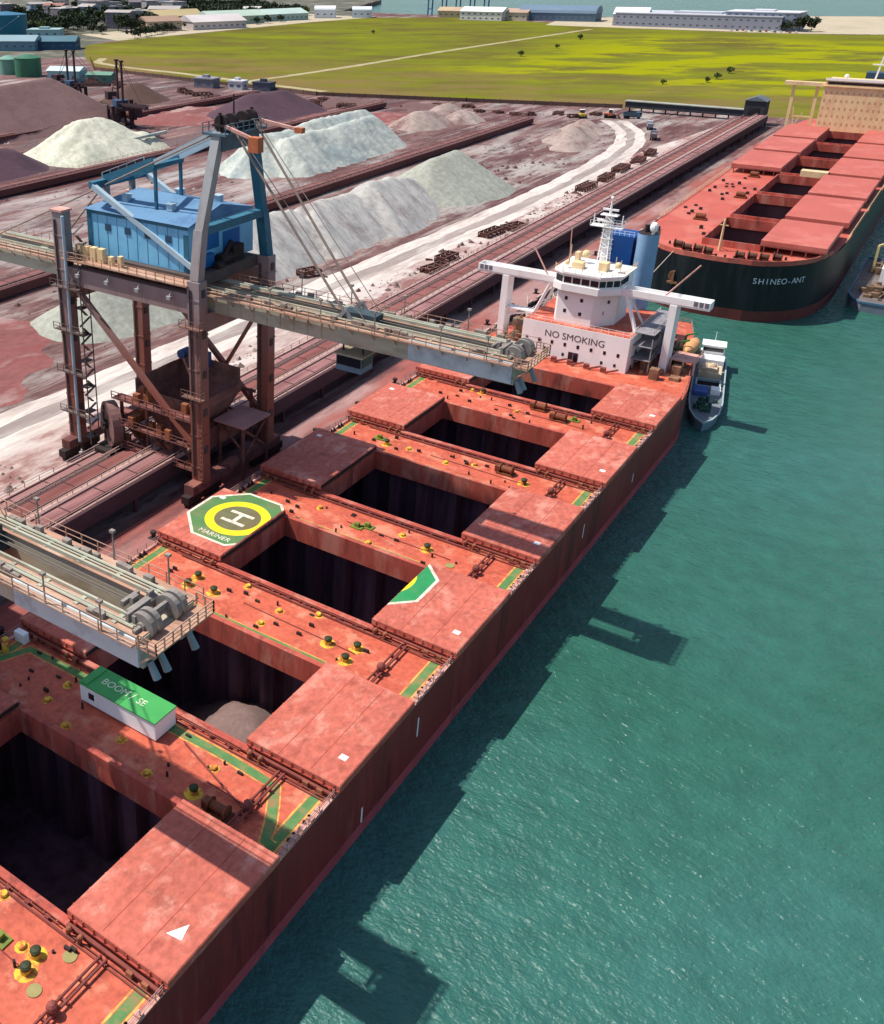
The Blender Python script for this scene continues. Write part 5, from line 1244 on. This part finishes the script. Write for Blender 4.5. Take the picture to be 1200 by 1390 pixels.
o_n = tx.build('hull_name', M('name_white', (214,222,226), .6, .85, .08, 1), s2, local=True)
mb = MB()
for p, q in (((B2-.1,34),(B2-.1,230)),((-B2+.1,34),(-B2+.1,230))): mb.rail((*p,H2),(*q,H2),1.1,3,.09,2)
mb.build('side_railing', cream, s2, local=True)
A2 = MB().box(-13,14.5,222,240,H2,30.3).build('accommodation_block', cream, s2, local=True)
mb = MB()
for r in range(5):
    for c in range(14): x = -12+c*1.95; mb.box(x-.3,x+.3,221.95,222.02,H2+2.4+r*2.9,H2+3.3+r*2.9)
mb.build('window', M('cream_window', (206,172,132), .4, .8, .2, 1), A2, local=True)
mb = MB().box(-13.6,15,221.4,241,30.3,30.7).box(-12.5,14,221.8,236,30.7,32.6); mb.build('bridge', cream, A2, local=True); MB().box(-12,13.5,221.72,221.8,31.2,32.2).build('bridge_window', glass, A2, local=True)
mb = MB().box(-27.5,-13,223,226,30.0,31.4); mb.build('bridge_wing', cream, A2, local=True)
mb = MB()
for x in (-24,-15.5): mb.beam((x,224.5,H2),(x,224.5,30),1.1)
mb.beam((-24,224.5,18),(-15.5,224.5,18),.5); mb.beam((-30,222,H2),(-28,222,20),.4) if False else None; mb.beam((-21,221,H2),(-22.2,221,22),.35); mb.beam((-21,221,H2+1),(-18.6,221,20),.3)
mb.build('wing_support', cream, A2, local=True)
mb = MB().beam((3,228,32.6),(4.2,228,42),.6).box(1,6,227.6,228.4,38.5,38.9).sphere((-6.5,226,34),.9,8,6).box(-13,14.5,221.6,221.8,32.6,33.5); mb.build('radar_mast', white, A2, local=True)
MB().box(-2,8,246,254,H2,34).build('funnel', M('funnel_grey_blue', (60,84,110), .6, .75, .1, .3), s2, local=True)
mb = MB(); mb.tube([(11,10,H2),(24,-6,8),(-3,-34,6)], .01); 
mb = MB().tube([(-10,1,H2+.6),(-12.5,-18,8.5),(-14,-36,6.2)], .1, 5).tube([(-14,3,H2+.6),(-26,-8,8),(-33,-16,5.0)], .1, 5); mb.build('mooring_line', M('rope_pale', (206,190,170), .8, .8, .1, 1), s2, local=True)

# ------------------------------------------------------------------ BOATS
def boat_hull(pts, z0, z1, flare=.88):
    mb = MB(); cx = sum(p[0] for p in pts)/len(pts)
    low = [(cx+(x-cx)*flare, y*1.0) for x, y in pts]; skin(mb, low, z0, pts, z1); return mb
wb = thing('work_boat', 'narrow blue grey work boat lying alongside the red ship stern', 'boat', (20.2, 113.4, WZ), radians(11.5)); wb.scale = (1.0286,)*3
bh = M('boat_blue_grey', (112,142,156), .55, .75, .1, .4)
hp_ = [(0,-18.5),(1.4,-16.6),(2.5,-13.0),(2.9,-8),(2.9,14),(2.6,18),(-2.6,18),(-2.9,14),(-2.9,-8),(-2.5,-13),(-1.4,-16.6)]
h_ = boat_hull(hp_, -1, 1.7).build('hull', bh, wb, local=True)
MB().sheet(hp_, 1.45).build('deck', M('boat_deck_grey', (130,140,146), .7, .75, .2, .6), wb, local=True)
mb = MB()
for p, q in zip(hp_, hp_[1:]+hp_[:1]): mb.beam((*p,1.75),(*q,1.75),.25,.3)
mb.build('bulwark', M('boat_edge_pale', (176,196,200), .6, .75, .1, 1), h_, local=True)
wl = MB().box(-2.3,2.3,10.5,17.2,1.45,3.6).box(-2.0,2.0,14,16.8,3.6,5.4).build('wheelhouse', white, wb, local=True)
MB().box(-1.9,1.9,13.94,14.0,4.2,5.0).box(2.0,2.04,14.3,16.5,4.2,5.0).build('window', glass, wl, local=True)
MB().box(-2.3,2.3,13.6,17.2,5.4,5.6).cyl((0,15.5,5.6),(0,15.5,8),.08,.06,6).build('wheelhouse_roof', white, wl, local=True)
MB().box(-2.1,2.1,4.5,9.6,1.46,2.9).box(-1.6,1.2,5.2,8.6,2.9,3.6).sphere((.4,7,3.5),.8,8,5).build('deck_cargo', M('cargo_tan', (214,190,160), .8, .78, .25, .6), wb, local=True)
MB().box(-2.0,2.0,-.2,3.4,1.46,1.52).build('hold_opening', M('boat_hold_dark', (44,24,20), .9, .7, .3, 1), wb, local=True)
mb = MB(); [mb.box(x0,x1,y0,y1,1.46,2.1) for x0,x1,y0,y1 in ((-2.3,-2.0,-.4,3.6),(2.0,2.3,-.4,3.6),(-2.0,2.0,-.7,-.4),(-2.0,2.0,3.4,3.7))]; mb.build('hold_coaming', M('boat_edge_pale', (176,196,200)), wb, local=True)
MB().box(-2.4,.1,-4.8,-1.2,1.46,2.3).build('tarpaulin', M('tarp_blue', (70,104,176), .7, .78, .15, .6), wb, local=True)
MB().box(.6,2.3,-3.4,-1.2,1.46,2.5).build('locker', white, wb, local=True)
mb = MB()
for i in range(18):
    x = RND.uniform(-1.9,1.9); y = RND.uniform(-11.5,-6.5); mb.cyl((x,y,1.45),(x,y,1.6+RND.uniform(.3,1.1)),.35,.3,8)
mb.cyl((-1,-12.5,2),(1,-12.5,2),.4,.4,8); mb.build('foredeck_gear', M('gear_green', (44,84,66), .7, .75, .4, 1), wb, local=True)
db = thing('deck_barge', 'grey work barge with a white cabin and brown gear beside the black ship', 'boat', (39.01, 212.45, WZ), radians(1)); db.scale = (1.0286,)*3
hp_ = [(-2.5,-21.5),(4.5,-21.5),(6,-19),(6,24),(-6,24),(-6,-15),(-4.6,-19)]
h_ = boat_hull(hp_, -1, 2.2, .95).build('hull', M('barge_grey', (128,136,150), .6, .72, .15, .3), db, local=True)
MB().sheet(hp_, 2.0).build('deck', M('barge_deck', (120,112,110), .8, .72, .3, .4), db, local=True)
mb = MB()
for p, q in zip(hp_, hp_[1:]+hp_[:1]): mb.beam((*p,2.3),(*q,2.3),.3,.5)
mb.build('bulwark', M('barge_edge_blue', (96,130,156), .6, .72, .1, 1), h_, local=True)
cb_ = MB().box(-1,4.2,-2,6,2.0,6.2).box(-.6,3.8,-1,5,6.2,8.2).build('cabin', white, db, local=True)
MB().box(-1.05,-1.0,-1.4,5.4,4,5).box(-.4,3.6,-1.06,-1,6.7,7.8).build('window', glass, cb_, local=True)
mb = MB()
for i in range(70):
    x = RND.uniform(-3.6,5.2); y = RND.uniform(-18.5,-3) if i < 30 else RND.uniform(8,21); a = RND.uniform(.5,1.8); mb.box(x-a*.6,x+a*.6,y-a*.5,y+a*.5,2.0,2.0+RND.uniform(.3,1.9))
for i in range(8): mb.cyl((RND.uniform(-4,5),RND.uniform(-17,-5),2.3),(RND.uniform(-4,5),RND.uniform(-17,-5),2.6),.25,.25,6)
mb.build('deck_gear', M('gear_brown', (138,110,88), .8, .72, .4, .6, dirt=(70,58,52), damt=.8, ds=.5), db, local=True)
mb = MB().beam((-3.5,10,2),(-3.5,10,9),.6).beam((-3.5,10,9),(2.5,16,11),.5); mb.build('deck_crane', M('crane_yellow_pale', (224,206,140), .6, .75, .1, 1), db, local=True)

# ------------------------------------------------------------------ DISTANT BUILDINGS
def bld(x, y, wx, wy, h, col, label, rz=0, roofc=None, roof='flat', floors=2, group=None, name='building', win=True):
    t = thing(name, label, 'building', (x,y,QZ), rz, group)
    wm_ = M('bwall_'+str(col), col, .8, .78, .08, .05, dirt=tuple(int(c*.85) for c in col), damt=.4, ds=.05)
    MB().box(-wx/2,wx/2,-wy/2,wy/2,0,h).build('wall', wm_, t, local=True)
    rm = M('broof_'+str(roofc or col), roofc or col, .7, .78, .08, .05)
    if roof == 'flat': MB().box(-wx/2-.4,wx/2+.4,-wy/2-.4,wy/2+.4,h,h+.8).box(-wx/6,wx/8,-wy/5,wy/5,h+.8,h+2.4).build('roof', rm, t, local=True)
    elif roof == 'gable':
        e = .8; MB()._add([(-wx/2-e,-wy/2-e,h),(wx/2+e,-wy/2-e,h),(wx/2+e,wy/2+e,h),(-wx/2-e,wy/2+e,h),(-wx/2-e,0,h+wy*.16),(wx/2+e,0,h+wy*.16)], [(0,1,5,4),(2,3,4,5),(1,2,5),(3,0,4)]).build('roof', rm, t, local=True)
    elif roof == 'arch':
        mb = MB(); n_ = 8; vs = []
        for i in range(n_+1): a = pi*i/n_; vs += [(-wx/2-.5,-wy/2*cos(a)*1.02,h+wy*.2*sin(a)),(wx/2+.5,-wy/2*cos(a)*1.02,h+wy*.2*sin(a))]
        mb._add(vs,[(2*i,2*i+1,2*i+3,2*i+2) for i in range(n_)]+[tuple(range(0,2*n_+2,2)),tuple(range(2*n_+1,0,-2))]).build('roof', rm, t, local=True)
    if win:
        mb = MB(); n_ = max(2,int(wx/7))
        for f in range(floors):
            z = h*(f+.45)/floors
            for i in range(n_):
                xx = -wx/2+wx*(i+.5)/n_; mb.box(xx-1.3,xx+1.3,-wy/2-.06,-wy/2+.02,z-.5,z+.9)
            m2 = max(1,int(wy/8))
            for i in range(m2): yy = -wy/2+wy*(i+.5)/m2; mb.box(wx/2-.02,wx/2+.06,yy-1.2,yy+1.2,z-.5,z+.9)
        mb.build('window', M('far_window', (84,96,108), .4, .8, .1, 1), t, local=True)
    return t
bld(-248,1160,170,70,13,(150,152,168), 'huge silver grey warehouse on the far shore with bright roof', 0, (196,198,206), 'flat', 2, name='warehouse')
bld(-184,1150,70,40,17,(150,156,176), 'blue grey office block at the right end of the far warehouse', 0, (222,222,228), 'flat', 4, name='office_building')
bld(-322,1150,36,40,12,(196,190,190), 'small pale depot at the left end of the far warehouse', .2, (226,226,228), 'gable', 2, name='depot')
bld(-500,1150,52,30,10,(236,232,224), 'small white building by the far sea shore, centre', .1, (238,236,232), 'gable', 2)
bld(-470,1168,40,26,9,(210,196,170), 'tan low building next to the small white shore building', .1, (190,160,140), 'gable', 1)
bld(-545,1185,60,26,8,(206,184,150), 'long tan shed at the left of the shore houses', .2, (196,170,140), 'gable', 1, name='shed')
bld(-420,1190,90,40,9,(96,118,140), 'long blue roofed shed on the far shore', .15, (112,134,156), 'arch', 1, name='shed')
bld(-690,850,66,40,8,(212,200,198), 'pinkish white warehouse bordering the meadow at upper left', 1.15, (214,204,202), 'gable', 1, name='warehouse')
bld(-722,925,74,36,9,(176,196,180), 'pale green warehouse behind the pinkish white one', 1.2, (182,202,186), 'gable', 1, name='warehouse')
bld(-712,1010,70,34,8,(170,194,184), 'mint green long shed at the end of the green warehouses', 1.25, (190,210,200), 'gable', 1, name='shed')
bld(-690,1085,26,22,10,(230,236,240), 'white small hall near blue shore towers', .5, (236,240,244), 'arch', 1, name='hall')
bld(-655,1118,24,20,9,(214,226,232), 'pale hall rightmost of the two by the sea', .5, (230,238,242), 'arch', 1, name='hall')
bld(-715,790,40,30,10,(200,176,150), 'tan brick block at the left of the pinkish warehouse', 1.1, (170,140,120), 'gable', 2)
bld(-772,880,60,40,10,(180,160,120), 'ochre yellow hall in the tree belt', 1.1, (186,168,124), 'gable', 1, name='hall')
# tank and blue sheds at the upper left corner
tk = thing('storage_tank', 'big dark teal cylindrical storage tank in the top left corner', 'tank', (-757,612,QZ))
tm_ = M('tank_teal', (24,110,134), .5, .75, .08, .05, dirt=(16,90,112), damt=.5, ds=.05)
MB().cyl((-757,612,QZ),(-757,612,27),20,20,40).build('shell', tm_, tk); MB().cyl((-757,612,27),(-757,612,29.5),20,2,40).build('roof', M('tank_roof_blue', (60,120,150), .5, .75, .08, .1), tk)
mb = MB()
for i in range(26): a = -1.9+i*.07; mb.beam((-757+20.6*cos(a),612+20.6*sin(a),QZ+i*.85),(-757+20.6*cos(a+.07),612+20.6*sin(a+.07),QZ+(i+1)*.85),.9,.25)
mb.build('stair', pale_teal, tk)
bld(-672,528,70,26,8,(110,146,164), 'bright blue low shed left of the meadow corner', .55, (140,166,176), 'gable', 1, name='shed')
bld(-640,560,46,24,7,(52,88,120), 'deep blue long shed at the meadow corner', .6, (80,118,132), 'gable', 1, name='shed')
bld(-690,600,30,24,12,(150,186,190), 'pale teal box building behind the blue sheds', .6, (160,190,190), 'flat', 2)
def silo(x, y, r, h, col, label):
    t = thing('green_silo', label, 'silo', (x,y,QZ)); ms_ = M('silo_'+str(col), col, .6, .75, .12, .2)
    MB().cyl((x,y,QZ),(x,y,QZ+h),r,r,24).build('shell', ms_, t); MB().cyl((x,y,QZ+h),(x,y,QZ+h+2),r*1.03,r*.3,24).build('roof', ms_, t)
    mb = MB(); [mb.beam((x+r*1.02,y-.5,QZ+i*1.0),(x+r*1.02,y+.5,QZ+i*1.0),.15) for i in range(int(h))]; mb.build('ladder', dark_steel, t)
silo(-492,398,9,12,(60,120,90), 'dark green silo at the left edge of the ore yard')
silo(-514,400,7,10,(120,170,150), 'pale green silo just left of the dark green one')
bld(-448,392,22,14,7,(150,190,196), 'pale teal sheds among the ore machines at left', .4, (206,222,224), 'gable', 1, name='shed')
bld(-425,400,16,10,5,(96,140,120), 'low green shed right of the pale teal shed in the yard', .4, (110,150,130), 'gable', 1, name='shed')
bld(-352,418,14,8,5,(120,120,130), 'small grey cabin against the yard boundary', .1, (150,150,160), 'flat', 1, name='cabin')
bld(-330,421,10,7,4.5,(200,200,204), 'small white cabin against the yard boundary', .1, (220,220,224), 'flat', 1, name='cabin')
bld(-312,423,12,7,4.5,(88,92,110), 'dark cabin beside the white one against the yard boundary', .1, (70,74,90), 'flat', 1, name='cabin')
# town: rows of small blocks among trees
tr_ = random.Random(5)
pal = [(176,170,168),(150,146,150),(206,198,190),(126,120,126),(190,160,150),(160,176,186)]
used = 0
for i in range(46):
    x = -760-tr_.random()*420; y = 690+tr_.random()*620
    if x > -0.62*(y-690)-720 and y > 1100: continue
    c = tr_.choice(pal)
    bld(x, y, 14+tr_.random()*26, 12+tr_.random()*16, 8+tr_.random()*12, c, 'small grey town block among dark trees beyond the tank', tr_.random()*1.5, tr_.choice([(180,172,168),(120,112,116),(214,206,200),(160,110,100)]), tr_.choice(['flat','gable']), 2+int(tr_.random()*3), 'small blocks of the far town', 'town_block')
# blue port towers on the shore
for i in range(5):
    x = -600+i*17; y = 1200+i*6
    t = thing('port_tower', 'slim dark blue tower on the far shore', 'tower', (x,y,QZ), 0, 'blue towers on the far shore')
    bm_ = M('port_blue', (70,110,150), .6, .75, .1, .1)
    mb = MB()
    for dx in (-3,3): mb.beam((x+dx,y,QZ),(x+dx,y,QZ+20),1.4)
    mb.beam((x-3,y,QZ+8),(x+3,y,QZ+8),1); mb.build('frame', bm_, t); MB().box(x-4.5,x+4.5,y-3,y+3,QZ+20,QZ+25).build('head', bm_, t)
# ------------------------------------------------------------------ TREES
leaf_dark = M('leaf_dark', (62,74,52), .9, .65, .35, .4); leaf_olive = M('leaf_olive', (92,104,50), .9, .65, .35, .4); bark = M('bark', (88,72,60), .9, .7, .2, .5)
def tree_mesh(seed, h, r, mat, n_=420):
    rr = random.Random(seed); cl = [(rr.gauss(0,.38)*r, rr.gauss(0,.38)*r, h*(.5+.36*rr.random()), r*(.34+.26*rr.random())) for _ in range(9)]
    mb = MB()
    for i in range(n_):
        cx, cy, cz, cr_ = rr.choice(cl); d = Vector((rr.gauss(0,1),rr.gauss(0,1),rr.gauss(0,.8))).normalized()*cr_*(.55+.5*rr.random())
        c = Vector((cx,cy,cz))+d; s = r*.13*(.7+.7*rr.random()); a = Vector((rr.gauss(0,1),rr.gauss(0,1),rr.gauss(0,1))).normalized(); b = a.orthogonal().normalized(); e = a.cross(b)
        mb._add([c+b*s+e*s*.4, c+e*s, c-b*s-e*s*.3, c-e*s], [(0,1,2,3)])
    return mb
def tree(seed, h, r, mat, label, group):
    t = thing('broadleaf_tree', label, 'tree', (0,0,QZ), 0, group)
    mb = MB().cyl((0,0,0),(0,0,h*.55),h*.035,h*.02,7); rr = random.Random(seed)
    for i in range(4): a = rr.random()*6.3; mb.cyl((0,0,h*.35),(cos(a)*r*.5,sin(a)*r*.5,h*.65),h*.015,h*.008,5)
    mb.build('trunk', bark, t, local=True); tree_mesh(seed,h,r,mat).build('crown', mat, t, local=True); return t
protos = [tree(1,11,6.5,leaf_dark,'dark tree among the far town blocks','trees in the far town'), tree(2,9,6,leaf_dark,'dark tree among the far town blocks','trees in the far town'), tree(3,8,5,leaf_olive,'dark tree among the far town blocks','trees in the far town')]
first = [True]*3
def put(k, x, y, s, label=None, group=None):
    if first[k]:
        first[k] = False; o = protos[k]; o.location = (x,y,QZ); o.scale = (s,s,s); 
        if label: o['label'] = label; o['group'] = group
        return o
    return dup(protos[k], (x,y,QZ), tr_.random()*6.3, label or 'dark tree among the far town blocks', group or 'trees in the far town', (s,s,s))
for i in range(285):
    u = tr_.random(); y = 660+u*560; x = -708-70*tr_.random()-tr_.random()*tr_.random()*420
    if y > 1120: x -= 90
    put(tr_.choice((0,0,1,1,2)), x, y, .8+tr_.random()*.8)
for i in range(9): put(1, -660-i*5, 690+i*14, .7+.4*tr_.random(), 'dark bushy tree along the road at the meadow left corner', 'trees at the meadow left corner')
for x, y, s in ((-690,905,.9),(-686,930,.8),(-688,955,.9),(-690,985,.8)): put(1, x, y, s, 'dark round tree in front of the green warehouses', 'trees before the green warehouses')
for x, y, s, lb in ((-495,871,.4,'lone dark bush in the left of the meadow'),(-293,909,.55,'largest dark bush in the far meadow right of the track'),(-276,804,.4,'small bush in the middle of the meadow'),(-272,717,.5,'dark bush right of the field track, nearest to it'),(-126,589,.35,'small bush low in the bright weeds'),(-108,678,.5,'topmost of three bushes in the bright weeds'),(-106,638,.45,'middle one of three bushes in the bright weeds'),(-107,616,.38,'lowest of three bushes in the bright weeds')):
    put(2, x, y, s, lb, None); 
put(0, -146, 1128, 1.35, 'big dark tree clump left part at the end of the far office block', None); put(0, -136, 1134, 1.2, 'big dark tree clump right part at the end of the far office block', None); put(1,-158,1126,1.0,'dark low tree in front of the far office block', None)
# a few cars on the forecourt
car_p = None
carcols = [(200,200,206),(60,64,74),(160,60,56),(220,220,220),(70,90,130)]
for i in range(14):
    x = -205+i*4.6; y = 1104+(i%3)*5
    if i < 5:
        t = thing('parked_car', 'small parked car in front of the far office block', 'car', (x,y,QZ+.04), 1.57, 'cars before the far office block')
        MB().box(-2.2,2.2,-.9,.9,.35,1.0).box(-1.2,1.1,-.8,.8,1.0,1.5).build('body', M('car_'+str(carcols[i]), carcols[i], .35, .8, .05, 1), t, local=True)
        for xx in (-1.4,1.4):
            for yy in (-.85,.85): MB().cyl((xx,yy-.1,.34),(xx,yy+.1,.34),.34,.34,10).build('wheel', M('tyre_black', (30,28,30)), t, local=True)
        car_p = car_p or []; car_p.append(t)
    else: dup(car_p[i%5], (x,y,QZ+.04), 1.57)
